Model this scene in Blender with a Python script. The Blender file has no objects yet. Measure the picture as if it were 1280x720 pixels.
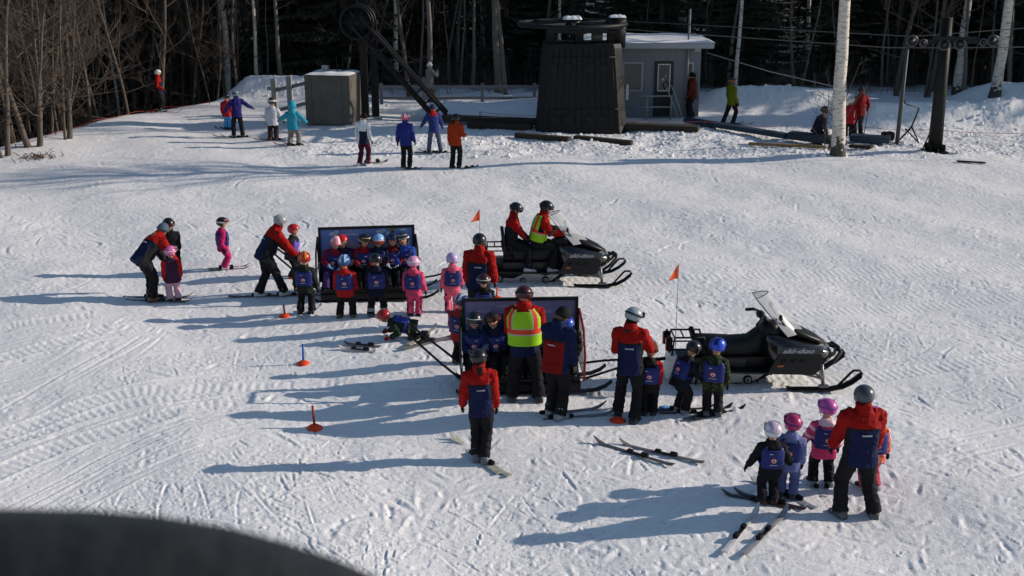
import bpy, bmesh, math, random
import numpy as np
from mathutils import Vector, Matrix, Euler
random.seed(7); RNG = np.random.default_rng(11)
S = bpy.context.scene
COL = S.collection
R = math.radians

# ------------------------------------------------------------------ camera, sky, sun, exposure
FPX, PITCH, HC = 1440.0, R(17.0), 6.9
cam = bpy.data.cameras.new('camera'); camo = bpy.data.objects.new('camera', cam); COL.objects.link(camo)
camo.location = (0, 0, HC); camo.rotation_euler = (R(90) - PITCH, 0, 0)
cam.sensor_width = 36; cam.lens = 36 * FPX / 1280; cam.clip_start = .05; cam.clip_end = 3000
cam.dof.use_dof = True; cam.dof.focus_distance = 20; cam.dof.aperture_fstop = 6.5
S.camera = camo
SUN_EL, SUN_AZ = R(22.5), R(8.0)          # sun to the right (+X), a little beyond (+Y)
W = bpy.data.worlds.new('World'); S.world = W; W.use_nodes = True
nt = W.node_tree; nt.nodes.clear()
sky = nt.nodes.new('ShaderNodeTexSky'); sky.sky_type = 'NISHITA'; sky.sun_disc = False
sky.sun_elevation = SUN_EL; sky.sun_rotation = R(90) - SUN_AZ
sky.ozone_density = 2.6; sky.dust_density = .4; sky.air_density = 1.3
bg = nt.nodes.new('ShaderNodeBackground'); bg.inputs[1].default_value = .10
ow = nt.nodes.new('ShaderNodeOutputWorld')
nt.links.new(sky.outputs[0], bg.inputs[0]); nt.links.new(bg.outputs[0], ow.inputs[0])
sun = bpy.data.lights.new('sun', 'SUN'); sun.energy = 4.7; sun.angle = R(.5); sun.color = (1, .88, .755)
suno = bpy.data.objects.new('sun', sun); COL.objects.link(suno)
sd = Vector((math.cos(SUN_EL) * math.cos(SUN_AZ), math.cos(SUN_EL) * math.sin(SUN_AZ), math.sin(SUN_EL)))
suno.rotation_euler = sd.to_track_quat('Z', 'Y').to_euler()
S.view_settings.view_transform = 'Standard'; S.view_settings.look = 'None'
S.view_settings.exposure = -0.08; S.view_settings.gamma = 1
S.render.engine = 'CYCLES'
S.cycles.max_bounces = 6; S.cycles.diffuse_bounces = 3; S.cycles.transparent_max_bounces = 8

# ------------------------------------------------------------------ helpers
def ray(px, py):
    x, y = (px - 640) / FPX, -(py - 360) / FPX
    c, s = math.cos(PITCH), math.sin(PITCH)
    return Vector((x, c + y * s, -s + y * c))
def at(px, py, z=0.0):
    """world point at height z that the photograph shows at this place"""
    r = ray(px, py); t = (z - HC) / r.z
    return Vector((r.x * t, r.y * t, z))

def lin(c):
    if isinstance(c, str):
        c = [int(c[i:i + 2], 16) / 255 for i in (0, 2, 4)]
        c = [v / 12.92 if v <= .04045 else ((v + .055) / 1.055) ** 2.4 for v in c]
    return (*c, 1)
_M = {}
def mat(name, col, rough=.7, metal=0, var=.12, vscale=12, bump=0, bscale=40, spec=.3, alpha=1, trans=0, coat=0):
    if name in _M: return _M[name]
    m = bpy.data.materials.new(name); m.use_nodes = True; n = m.node_tree.nodes; l = m.node_tree.links
    b = n['Principled BSDF']; c = lin(col)
    b.inputs['Roughness'].default_value = rough; b.inputs['Metallic'].default_value = metal
    b.inputs['Specular IOR Level'].default_value = spec
    b.inputs['Coat Weight'].default_value = coat
    if trans: b.inputs['Transmission Weight'].default_value = trans
    if alpha < 1: b.inputs['Alpha'].default_value = alpha
    tc = n.new('ShaderNodeTexCoord')
    nz = n.new('ShaderNodeTexNoise'); nz.inputs['Scale'].default_value = vscale; nz.inputs['Detail'].default_value = 4
    l.new(tc.outputs['Object'], nz.inputs['Vector'])
    mx = n.new('ShaderNodeMix'); mx.data_type = 'RGBA'
    mx.inputs[6].default_value = (*[v * (1 - var) for v in c[:3]], 1); mx.inputs[7].default_value = (*[min(1, v * (1 + var)) for v in c[:3]], 1)
    l.new(nz.outputs[0], mx.inputs[0]); l.new(mx.outputs[2], b.inputs['Base Color'])
    if bump:
        n2 = n.new('ShaderNodeTexNoise'); n2.inputs['Scale'].default_value = bscale; n2.inputs['Detail'].default_value = 3
        l.new(tc.outputs['Object'], n2.inputs['Vector'])
        bp = n.new('ShaderNodeBump'); bp.inputs['Strength'].default_value = bump; bp.inputs['Distance'].default_value = .02
        l.new(n2.outputs[0], bp.inputs['Height']); l.new(bp.outputs[0], b.inputs['Normal'])
    _M[name] = m; return m
def cloth(col, rough=.75):
    return mat('fabric_' + (col if isinstance(col, str) else '_'.join('%d' % (v * 1000) for v in col)), col, rough, 0, .14, 18, .35, 28, .12)
def gloss(col):
    return mat('shell_' + col, col, .3, 0, .05, 10, 0, 1, .4, coat=.25)

class MB:
    def __init__(s): s.v = []; s.f = []; s.m = []; s.sm = []
    def add(s, vs, fs, m=0, smooth=True):
        o = len(s.v); s.v += [tuple(v) for v in vs]; s.f += [tuple(i + o for i in f) for f in fs]
        s.m += [m] * len(fs); s.sm += [smooth] * len(fs)
    def box(s, c, d, m=0, rot=None, bev=0.0):
        x, y, z = d[0] / 2, d[1] / 2, d[2] / 2; c = Vector(c)
        if bev <= 0:
            vs = [Vector((a * x, b * y, e * z)) for a in (-1, 1) for b in (-1, 1) for e in (-1, 1)]
            fs = [(0, 1, 3, 2), (4, 6, 7, 5), (0, 4, 5, 1), (2, 3, 7, 6), (0, 2, 6, 4), (1, 5, 7, 3)]
            if rot is not None: vs = [rot @ v for v in vs]
            s.add([c + v for v in vs], fs, m, False); return
        bm = bmesh.new(); bmesh.ops.create_cube(bm, size=1)
        for v in bm.verts: v.co = Vector((v.co.x * d[0], v.co.y * d[1], v.co.z * d[2]))
        bmesh.ops.bevel(bm, geom=bm.edges[:], offset=min(bev, min(d) * .45), segments=2, affect='EDGES')
        bm.verts.index_update()
        s.add([c + ((rot @ v.co) if rot is not None else v.co) for v in bm.verts], [[v.index for v in f.verts] for f in bm.faces], m, False); bm.free()
    def tube(s, pts, rad, n=8, m=0, cap=True, flat=None):
        """flat: (squash axis vector, factor)"""
        pts = [Vector(p) for p in pts]
        if not hasattr(rad, '__len__'): rad = [rad] * len(pts)
        rings = []; up = None
        for i, p in enumerate(pts):
            d = (pts[min(i + 1, len(pts) - 1)] - pts[max(i - 1, 0)]).normalized()
            if up is None: up = Vector((0, 0, 1)) if abs(d.z) < .9 else Vector((1, 0, 0))
            a = d.cross(up).normalized(); b = a.cross(d).normalized(); up = b
            ring = []
            for k in range(n):
                t = 2 * math.pi * k / n; o = a * math.cos(t) * rad[i] + b * math.sin(t) * rad[i]
                if flat: o -= flat[0] * (o.dot(flat[0])) * (1 - flat[1])
                ring.append(p + o)
            rings.append(ring)
        s.loft(rings, m, cap)
    def loft(s, rings, m=0, cap=True, closed=True, smooth=True):
        n = len(rings[0]); vs = [v for r in rings for v in r]; fs = []
        for i in range(len(rings) - 1):
            for k in range(n if closed else n - 1):
                k2 = (k + 1) % n; fs.append((i * n + k, i * n + k2, (i + 1) * n + k2, (i + 1) * n + k))
        if cap and closed:
            fs.append(tuple(range(n))[::-1]); fs.append(tuple((len(rings) - 1) * n + k for k in range(n)))
        s.add(vs, fs, m, smooth)
    def ball(s, c, r, m=0, n=12, k=8, M=None, cut=None):
        c = Vector(c); r = r if hasattr(r, '__len__') else (r, r, r); vs = []; fs = []
        for i in range(k + 1):
            ph = math.pi * i / k
            for j in range(n):
                th = 2 * math.pi * j / n
                v = Vector((math.sin(ph) * math.cos(th) * r[0], math.sin(ph) * math.sin(th) * r[1], math.cos(ph) * r[2]))
                vs.append(v)
        for i in range(k):
            for j in range(n):
                f = (i * n + j, (i + 1) * n + j, (i + 1) * n + (j + 1) % n, i * n + (j + 1) % n)
                if cut:
                    q = sum((vs[a] for a in f), Vector()) / 4
                    if cut(q): continue
                fs.append(f)
        if M is not None: vs = [M @ v for v in vs]
        s.add([c + v for v in vs], fs, m)
    def prism(s, poly, y0, y1, m=0, smooth=False):
        """poly in XZ extruded along Y"""
        n = len(poly)
        s.add([(x, y0, z) for x, z in poly] + [(x, y1, z) for x, z in poly],
              [tuple(range(n)), tuple(range(n, 2 * n))[::-1]] + [(i, i + n, (i + 1) % n + n, (i + 1) % n) for i in range(n)], m, smooth)
    def mesh(s, name, mats):
        me = bpy.data.meshes.new(name); me.from_pydata(s.v, [], s.f)
        for mm in (mats if isinstance(mats, (list, tuple)) else [mats]): me.materials.append(mm)
        me.polygons.foreach_set('material_index', s.m); me.polygons.foreach_set('use_smooth', s.sm)
        me.validate(); me.update()
        bm = bmesh.new(); bm.from_mesh(me); bmesh.ops.recalc_face_normals(bm, faces=bm.faces); bm.to_mesh(me); bm.free()
        return me
    def build(s, name, mats, parent=None, weld=False):
        return link(name, s.mesh(name, mats), parent)
def link(name, me, parent=None):
    o = bpy.data.objects.new(name, me); COL.objects.link(o)
    if parent is not None: o.parent = parent
    return o
def tag(o, label=None, cat=None, group=None, kind=None):
    if label: o['label'] = label
    if cat: o['category'] = cat
    if group: o['group'] = group
    if kind: o['kind'] = kind
    return o
def thing(name, loc, label, cat, group=None, rz=0):
    o = bpy.data.objects.new(name, None); COL.objects.link(o); o.location = loc; o.rotation_euler = (0, 0, rz); o.empty_display_size = .1
    return tag(o, label, cat, group)
def copy_tree(o, parent=None):
    c = o.copy(); COL.objects.link(c)
    if parent is not None: c.parent = parent
    for ch in o.children: copy_tree(ch, c)
    return c

# ------------------------------------------------------------------ ground
def fftnoise(n, lo, hi, beta=1.0, seed=0):
    """tileable noise, wavelengths lo..hi in cells, std 1"""
    r = np.random.default_rng(seed)
    f = np.fft.rfft2(r.standard_normal((n, n)))
    k = np.hypot(np.fft.fftfreq(n)[:, None], np.fft.rfftfreq(n)[None]); k[0, 0] = 1
    w = 1 / k
    f *= (k ** -beta) * np.exp(-(lo / w) ** 2) * np.exp(-(w / hi) ** 2); f[0, 0] = 0
    o = np.fft.irfft2(f, s=(n, n)); return (o / o.std()).astype(np.float32)
CY = np.array([0, 25, 33, 38.2, 44, 47.7, 49.8, 53, 60, 400.]); CX = np.array([-25, -21, -18.8, -18, -16.4, -15.4, -13.4, -11, -9.5, -9.5])
def ridge(x, y, x0, y0, x1, y1, w, h):
    dx, dy = x1 - x0, y1 - y0; L2 = dx * dx + dy * dy
    t = np.clip(((x - x0) * dx + (y - y0) * dy) / L2, 0, 1)
    d2 = (x - x0 - t * dx) ** 2 + (y - y0 - t * dy) ** 2
    return h * np.exp(-d2 / (w * w))
def base(x, y):
    x = np.asarray(x, float); y = np.asarray(y, float)
    s = np.interp(y, CY, CX) - x
    s = np.maximum(s + .8, 0); z = -np.where(s < 1.6, s * s / 3.2 * .45, (.8 + (s - 1.6)) * .45)
    z = np.maximum(z, -3.2 + .25 * np.sin(x * .3) * np.sin(y * .25))
    z = z + .05 * np.sin(x * .55 + 1) * np.sin(y * .4) + .03 * np.sin(x * 1.3 + y * .9)
    far = np.clip((y - 56) / 60, 0, 1); z = z - .8 * far
    return z
BERMS = [(-11.4, 51.0, -7.7, 50.6, 1.1, .95), (-8.3, 51.2, -6.6, 50.2, .9, .35), (9.2, 49.2, 13.3, 48.6, 1.5, .78),
         (14.2, 45.0, 18.5, 44.8, 1.0, .7), (18.5, 44.8, 25, 44.4, 1.05, .82), (25, 44.4, 36, 43, 1.3, .9), (20.5, 48.5, 30, 48, 2, 1.0),
         (-6, 46.8, 1.5, 48.5, 1.5, .3), (1.5, 48, 9, 50, 1.2, .25)]
def berm(x, y):
    z = 0 * np.asarray(x, float)
    for b in BERMS: z = np.maximum(z, ridge(x, y, *b))
    return z
RES, X0, Y0, NX, NY = .022, -24.0, 7.5, 2220, 2200
N1 = fftnoise(1024, 5, 30, 1.0, 1); N2 = fftnoise(1024, 30, 250, 1.2, 2); N3 = fftnoise(1024, 2.2, 7, .3, 3); N4 = fftnoise(512, 3, 40, .8, 4)
def tile(N, ny, nx, oy=0, ox=0):
    n = N.shape[0]; return N[np.ix_((np.arange(ny) + oy) % n, (np.arange(nx) + ox) % n)]
XS = X0 + RES * np.arange(NX); YS = Y0 + RES * np.arange(NY)
GX, GY = np.meshgrid(XS, YS)
H0 = tile(N2, NY, NX) * .0075 + tile(N1, NY, NX, 100, 30) * (.0008 + .0016 * np.clip(tile(N2, NY, NX, 333, 80), 0, 2)) + tile(N3, NY, NX) * .0011
rough = np.clip((GY - 36.6) / 1.2, 0, 1) * np.clip((45.5 - GY) / 3, 0, 1) * np.clip((GX + 9) / 3, 0, 1)   # churned snow along the lift
rough = np.maximum(rough, np.clip(berm(GX, GY) * 2, 0, 1) * .9)
H0 = H0 + rough * (np.abs(tile(N1, NY, NX, 7, 400)) * .02 + tile(N2, NY, NX, 50, 9) * .026 + tile(N3, NY, NX, 5, 5) * .006)
HM = H0.copy(); del GX, GY
def stamp(px, py, h):
    ix = np.rint((px - X0) / RES).astype(int); iy = np.rint((py - Y0) / RES).astype(int)
    ok = (ix >= 0) & (ix < NX) & (iy >= 0) & (iy < NY)
    ix, iy, h = ix[ok], iy[ok], h[ok]
    HM[iy, ix] = H0[iy, ix] + h
def track(x, y, th, L, kap, wid=.022, dep=.016, rid=.010, pair=0.0, side=1, wob=0):
    s = np.arange(0, L, .016); k = kap + wob * np.sin(s * 1.3 + x)
    a = th + np.cumsum(k) * .016; cx = x + np.cumsum(np.cos(a)) * .016; cy = y + np.cumsum(np.sin(a)) * .016
    env = np.clip(np.minimum(s, L - s) / .35, 0, 1); nx, ny = -np.sin(a), np.cos(a)
    for off in ([0] if not pair else [-pair / 2, pair / 2]):
        for o in np.arange(-3.2 * wid, 3.3 * wid, .015):
            h = -dep * np.exp(-(o / wid) ** 2) + rid * np.exp(-((o * side - 1.9 * wid) / (.7 * wid)) ** 2)
            stamp(cx + nx * (o + off), cy + ny * (o + off), env * h)
def belt(pts, w=.4, dep=.02):
    pts = np.array(pts, float); d = np.r_[0, np.cumsum(np.hypot(*np.diff(pts, axis=0).T))]
    s = np.arange(0, d[-1], .02); cx = np.interp(s, d, pts[:, 0]); cy = np.interp(s, d, pts[:, 1])
    k = np.ones(61) / 61; cx = np.convolve(np.pad(cx, 30, 'edge'), k, 'valid'); cy = np.convolve(np.pad(cy, 30, 'edge'), k, 'valid')
    a = np.arctan2(np.gradient(cy), np.gradient(cx))
    for o in np.arange(-w / 2 - .09, w / 2 + .1, .02):
        q = abs(o) - w / 2
        if q > 0: h = .012 * np.exp(-((q - .03) / .03) ** 2) + 0 * s
        else: h = -dep * .5 + 0.006 * np.sin(2 * np.pi * s / .14) * (1 if abs(abs(o) - .09) > .02 else .2)
        stamp(cx - np.sin(a) * o, cy + np.cos(a) * o, h)
def groove(pts, wid=.02, dep=.013, rid=.011, side=1):
    pts = np.array(pts, float); d = np.r_[0, np.cumsum(np.hypot(*np.diff(pts, axis=0).T))]
    s = np.arange(0, d[-1], .016); cx = np.interp(s, d, pts[:, 0]); cy = np.interp(s, d, pts[:, 1]); k = np.ones(121) / 121
    cx = np.convolve(np.pad(cx, 60, 'edge'), k, 'valid'); cy = np.convolve(np.pad(cy, 60, 'edge'), k, 'valid'); a = np.arctan2(np.gradient(cy), np.gradient(cx))
    on_ = np.clip(.75 + .6 * np.sin(s * RNG.uniform(.4, 1.1) + RNG.uniform(0, 6)), 0, 1)
    for o in np.arange(-3.2 * wid, 3.3 * wid, .013):
        h = -dep * np.exp(-(o / wid) ** 2) + rid * np.exp(-((o * side - 1.9 * wid) / (.7 * wid)) ** 2)
        stamp(cx - np.sin(a) * o, cy + np.cos(a) * o, on_ * h)
SWEEPS = [([(-60, 590), (150, 512), (330, 487), (560, 480)], 26, 14), ([(-60, 490), (150, 432), (330, 402), (520, 392)], 20, 16), ([(-60, 446), (120, 402), (300, 374), (420, 366)], 14, 12),
          ([(-40, 670), (150, 565), (330, 505), (520, 490)], 16, 20), ([(-80, 560), (90, 460), (190, 400), (230, 340)], 10, 16), ([(700, 354), (1000, 345), (1320, 332)], 10, 8), ([(1050, 474), (1180, 462), (1330, 448)], 12, 9),
          ([(760, 318), (1000, 306), (1320, 296)], 10, 14), ([(560, 262), (900, 250), (1320, 246)], 9, 12), ([(300, 255), (700, 235), (1200, 225)], 9, 10), ([(700, 420), (1000, 396), (1330, 384)], 8, 12),
          ([(-40, 250), (300, 262), (640, 240)], 10, 16), ([(1100, 560), (1200, 540), (1330, 505)], 8, 22), ([(820, 560), (900, 590), (960, 610)], 5, 10), ([(700, 700), (900, 650), (1300, 690)], 6, 30)]
def sweeps():
    for pl_, n, j in SWEEPS:
        for _ in range(n):
            dy = RNG.normal(0, j); sl = RNG.normal(0, j * .4); u = np.linspace(-1, 1, len(pl_))
            q = [at(px, py + dy + sl * v) for (px, py), v in zip(pl_, u)]; a, b_ = sorted(RNG.uniform(0, 1, 2)); b_ = min(1, b_ + .35); a = max(0, a - .25)
            P2 = np.array([(v.x, v.y) for v in q]); d = np.r_[0, np.cumsum(np.hypot(*np.diff(P2, axis=0).T))]; ss = np.linspace(a * d[-1], b_ * d[-1], 9)
            P3 = np.column_stack([np.interp(ss, d, P2[:, 0]), np.interp(ss, d, P2[:, 1])])
            groove(P3, RNG.uniform(.014, .03), RNG.uniform(.008, .018), RNG.uniform(.006, .017), RNG.choice([-1, 1]))
def zone():      # more tracks near the camera
    y = 9 + 36 * RNG.random() ** 1.3; return RNG.uniform(-.62, .62) * (y + 4), y
for _ in range(620):
    x, y = zone(); th = RNG.choice([RNG.normal(.25, .35), RNG.normal(-.2, .3), RNG.uniform(0, 6.28)])
    track(x, y, th, RNG.uniform(1.5, 8), RNG.normal(0, .12), RNG.uniform(.014, .024), RNG.uniform(.006, .014), RNG.uniform(.004, .009), RNG.choice([0, .16, .3]), RNG.choice([-1, 1]), .1)
for _ in range(1100):   # middle distance, mostly across the slope
    y = RNG.uniform(19, 39); track(RNG.uniform(-.6, .6) * (y + 3), y, RNG.normal(0, .3) + RNG.choice([0, np.pi]), RNG.uniform(.6, 6), RNG.normal(0, .1), RNG.uniform(.014, .026), RNG.uniform(.010, .022), RNG.uniform(.006, .018), 0, RNG.choice([-1, 1]))
for _ in range(500):
    y = RNG.uniform(16, 38); track(RNG.uniform(-.6, .6) * (y + 3), y, RNG.normal(2.0, .5), RNG.uniform(.4, 1.6), RNG.normal(0, .6), RNG.uniform(.018, .035), RNG.uniform(.012, .024), RNG.uniform(.008, .02), 0, RNG.choice([-1, 1]))
for _ in range(110):   # long sweeps at left foreground
    y = RNG.uniform(12, 24); track(-RNG.uniform(6, 14), y, RNG.normal(.32, .12), RNG.uniform(4, 11), RNG.normal(-.05, .04), .02, RNG.uniform(.008, .016), .008, RNG.choice([0, .2]), RNG.choice([-1, 1]))
for _ in range(7000):   # thin scratches
    x, y = zone(); track(x, y, RNG.choice([RNG.normal(.3, .4), RNG.normal(2.1, .4), RNG.uniform(0, 6.28)]), RNG.uniform(.25, 2.2), RNG.normal(0, .25), RNG.uniform(.009, .015), RNG.uniform(.009, .021), RNG.uniform(.005, .019), 0, RNG.choice([-1, 1]))
for _ in range(620):   # crescents and scrapes
    x, y = zone(); track(x, y, RNG.normal(2.0, .5) if RNG.random() < .5 else RNG.uniform(0, 6.28), RNG.uniform(.35, 1.5), RNG.normal(0, .9), RNG.uniform(.02, .05), RNG.uniform(.008, .020), RNG.uniform(.008, .018), 0, RNG.choice([-1, 1]))
def G2(px, py): p = at(px, py); return (p.x, p.y)
NC = 26000       # crumbs of snow
cx = RNG.uniform(-14, 14, NC); cy = 9 + 30 * RNG.random(NC) ** 1.2; ch = RNG.uniform(.004, .02, NC)
for dx in (-.022, 0, .022):
    for dy in (-.022, 0, .022):
        w_ = 1.0 if dx == dy == 0 else (.45 if dx * dy == 0 else .15)
        stamp(cx + dx, cy + dy, ch * w_)
sweeps()
belt([G2(1400, 430), G2(1180, 456), G2(1060, 472), G2(860, 476), G2(700, 492), G2(420, 500), G2(200, 500), G2(0, 538)])
belt([G2(1400, 330), G2(1100, 345), G2(800, 350), G2(620, 352), G2(300, 372), G2(0, 412)])
belt([G2(1400, 322), G2(900, 348), G2(500, 366), G2(200, 398), G2(-80, 470)], .38, .012)
belt([G2(1300, 372), G2(1000, 392), G2(760, 415)], .38, .012)
belt([G2(700, 484), G2(500, 486), G2(250, 508), G2(60, 560), G2(-60, 620)], .4, .016)
belt([G2(560, 470), G2(330, 478), G2(120, 512), G2(-60, 575)], .4, .016)
belt([G2(620, 480), G2(420, 476), G2(150, 490), G2(-50, 560)], .4, .014)
FEET = []       # trodden snow round the groups
for (px, py, n, sx, sy) in [(450, 392, 260, 2.2, .8), (640, 500, 300, 1.9, .9), (840, 520, 200, 1.5, .7), (1020, 630, 260, 1.3, .8), (220, 375, 80, 1, .5), (510, 420, 90, 1.2, .6), (345, 372, 60, .7, .5), (520, 205, 150, 3, 1.2), (330, 178, 120, 2.6, 1.2), (600, 560, 60, .8, .8)]:
    c = at(px, py)
    for _ in range(int(n * 2.2)):
        x, y = c.x + RNG.normal(0, sx), c.y + RNG.normal(0, sy)
        track(x, y, RNG.uniform(0, 6.28), RNG.uniform(.15, .5), RNG.normal(0, 1), RNG.uniform(.02, .05), RNG.uniform(.012, .03), RNG.uniform(.01, .028), 0, RNG.choice([-1, 1]))
def height(x, y):
    x = np.atleast_1d(np.asarray(x, float)); y = np.atleast_1d(np.asarray(y, float))
    z = base(x, y) + berm(x, y)
    fx = (x - X0) / RES; fy = (y - Y0) / RES
    ok = (fx > 1) & (fx < NX - 2) & (fy > 1) & (fy < NY - 2)
    fx = np.clip(fx, 0, NX - 2.001); fy = np.clip(fy, 0, NY - 2.001); ix = fx.astype(int); iy = fy.astype(int); u = fx - ix; v = fy - iy
    d = HM[iy, ix] * (1 - u) * (1 - v) + HM[iy, ix + 1] * u * (1 - v) + HM[iy + 1, ix] * (1 - u) * v + HM[iy + 1, ix + 1] * u * v
    edge = np.clip(np.minimum.reduce([fx, NX - 2 - fx, NY - 2 - fy]) / 40, 0, 1)
    return z + np.where(ok, d * edge, 0)
def gz(x, y): return float(height(x, y)[0])
fine = np.linspace(R(90 - 30), R(90 + 30), 1000)
coarse = np.linspace(R(120), R(420), 150)[1:-1]
ANG = np.r_[fine, coarse]; ns = len(ANG)
RAD = np.r_[np.linspace(1, 8.8, 22), np.geomspace(9, 58, 950), np.geomspace(59, 1200, 60)]
rr, aa = np.meshgrid(RAD, ANG, indexing='ij'); vx = (rr * np.cos(aa)).ravel(); vy = (rr * np.sin(aa)).ravel(); vz = height(vx, vy)
nr = len(RAD)
i = np.arange(nr - 1)[:, None] * ns; k = np.arange(ns)[None]; k2 = (k + 1) % ns
q = np.stack([i + k, i + ns + k, i + ns + k2, i + k2], -1).reshape(-1, 4)
cen = len(vx); V = np.column_stack([np.r_[vx, 0], np.r_[vy, 0], np.r_[vz, 0]])
tri = np.column_stack([np.full(ns, cen), np.arange(ns), (np.arange(ns) + 1) % ns])
me = bpy.data.meshes.new('snow_ground')
me.vertices.add(len(V)); me.vertices.foreach_set('co', V.ravel())
nl = q.size + tri.size; me.loops.add(nl); me.loops.foreach_set('vertex_index', np.r_[q.ravel(), tri.ravel()].astype(np.int32))
npoly = len(q) + len(tri); me.polygons.add(npoly)
ls = np.r_[np.arange(len(q)) * 4, q.size + np.arange(len(tri)) * 3].astype(np.int32)
me.polygons.foreach_set('loop_start', ls); me.polygons.foreach_set('use_smooth', np.ones(npoly, bool)); me.update(calc_edges=True)
def snow_mat(name='snow', forest=False):
    m = bpy.data.materials.new(name); m.use_nodes = True; n = m.node_tree.nodes; l = m.node_tree.links; b = n['Principled BSDF']
    b.inputs['Roughness'].default_value = .55; b.inputs['Specular IOR Level'].default_value = .25
    tc = n.new('ShaderNodeTexCoord')
    def noise(sc, det=4, rgh=.6):
        x = n.new('ShaderNodeTexNoise'); x.inputs['Scale'].default_value = sc; x.inputs['Detail'].default_value = det; x.inputs['Roughness'].default_value = rgh
        l.new(tc.outputs['Object'], x.inputs['Vector']); return x.outputs[0]
    r = n.new('ShaderNodeValToRGB'); l.new(noise(.9, 6), r.inputs[0])
    r.color_ramp.elements[0].position = .3; r.color_ramp.elements[0].color = (.80, .80, .815, 1)
    r.color_ramp.elements[1].position = .7; r.color_ramp.elements[1].color = (.87, .865, .875, 1)
    out = r.outputs[0]
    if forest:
        # leaf litter beyond the tree line, darkened to paint in forest shade: position mask
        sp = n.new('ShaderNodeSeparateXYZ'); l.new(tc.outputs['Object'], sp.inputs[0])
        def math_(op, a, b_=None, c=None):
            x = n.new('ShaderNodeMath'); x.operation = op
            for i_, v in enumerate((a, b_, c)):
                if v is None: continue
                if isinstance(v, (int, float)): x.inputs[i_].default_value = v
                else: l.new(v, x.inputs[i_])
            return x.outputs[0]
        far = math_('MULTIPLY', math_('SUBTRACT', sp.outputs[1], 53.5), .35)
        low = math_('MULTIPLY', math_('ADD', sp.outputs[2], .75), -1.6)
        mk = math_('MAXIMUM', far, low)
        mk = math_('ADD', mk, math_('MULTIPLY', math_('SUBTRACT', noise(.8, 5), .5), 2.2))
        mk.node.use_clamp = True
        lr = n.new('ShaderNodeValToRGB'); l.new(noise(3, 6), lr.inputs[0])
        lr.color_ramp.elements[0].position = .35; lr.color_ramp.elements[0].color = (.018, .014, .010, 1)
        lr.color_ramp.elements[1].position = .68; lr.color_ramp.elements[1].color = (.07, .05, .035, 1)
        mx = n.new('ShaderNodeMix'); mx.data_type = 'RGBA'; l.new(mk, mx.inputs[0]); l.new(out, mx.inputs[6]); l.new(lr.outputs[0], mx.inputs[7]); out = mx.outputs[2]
    l.new(out, b.inputs['Base Color'])
    b1 = n.new('ShaderNodeBump'); b1.inputs['Strength'].default_value = .14; b1.inputs['Distance'].default_value = .02; l.new(noise(22, 5, .65), b1.inputs['Height'])
    b2 = n.new('ShaderNodeBump'); b2.inputs['Strength'].default_value = .25; b2.inputs['Distance'].default_value = .01; l.new(noise(90, 2), b2.inputs['Height']); l.new(b1.outputs[0], b2.inputs['Normal'])
    mp = n.new('ShaderNodeMapping'); mp.inputs['Scale'].default_value = (9, 34, 20); mp.inputs['Rotation'].default_value = (0, 0, .12); l.new(tc.outputs['Object'], mp.inputs[0])
    st_ = n.new('ShaderNodeTexNoise'); st_.inputs['Scale'].default_value = 1; st_.inputs['Detail'].default_value = 3; st_.inputs['Distortion'].default_value = .6; l.new(mp.outputs[0], st_.inputs[0])
    r2 = n.new('ShaderNodeValToRGB'); r2.color_ramp.elements[0].position = .56; r2.color_ramp.elements[1].position = .70; l.new(st_.outputs[0], r2.inputs[0])
    b3 = n.new('ShaderNodeBump'); b3.inputs['Strength'].default_value = .5; b3.inputs['Distance'].default_value = .012; l.new(r2.outputs[0], b3.inputs['Height']); l.new(b2.outputs[0], b3.inputs['Normal'])
    r3 = n.new('ShaderNodeValToRGB'); r3.color_ramp.elements[0].position = .60; r3.color_ramp.elements[1].position = .68; l.new(noise(34, 2, .5), r3.inputs[0])
    b4 = n.new('ShaderNodeBump'); b4.inputs['Strength'].default_value = .5; b4.inputs['Distance'].default_value = .012; l.new(r3.outputs[0], b4.inputs['Height']); l.new(b3.outputs[0], b4.inputs['Normal'])
    l.new(b4.outputs[0], b.inputs['Normal'])
    return m
SNOW = snow_mat(); me.materials.append(snow_mat('snow_slope', True))
g = link('snow_ground', me); tag(g, 'trodden white snow slope with ski tracks', None, None, 'structure')
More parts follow.
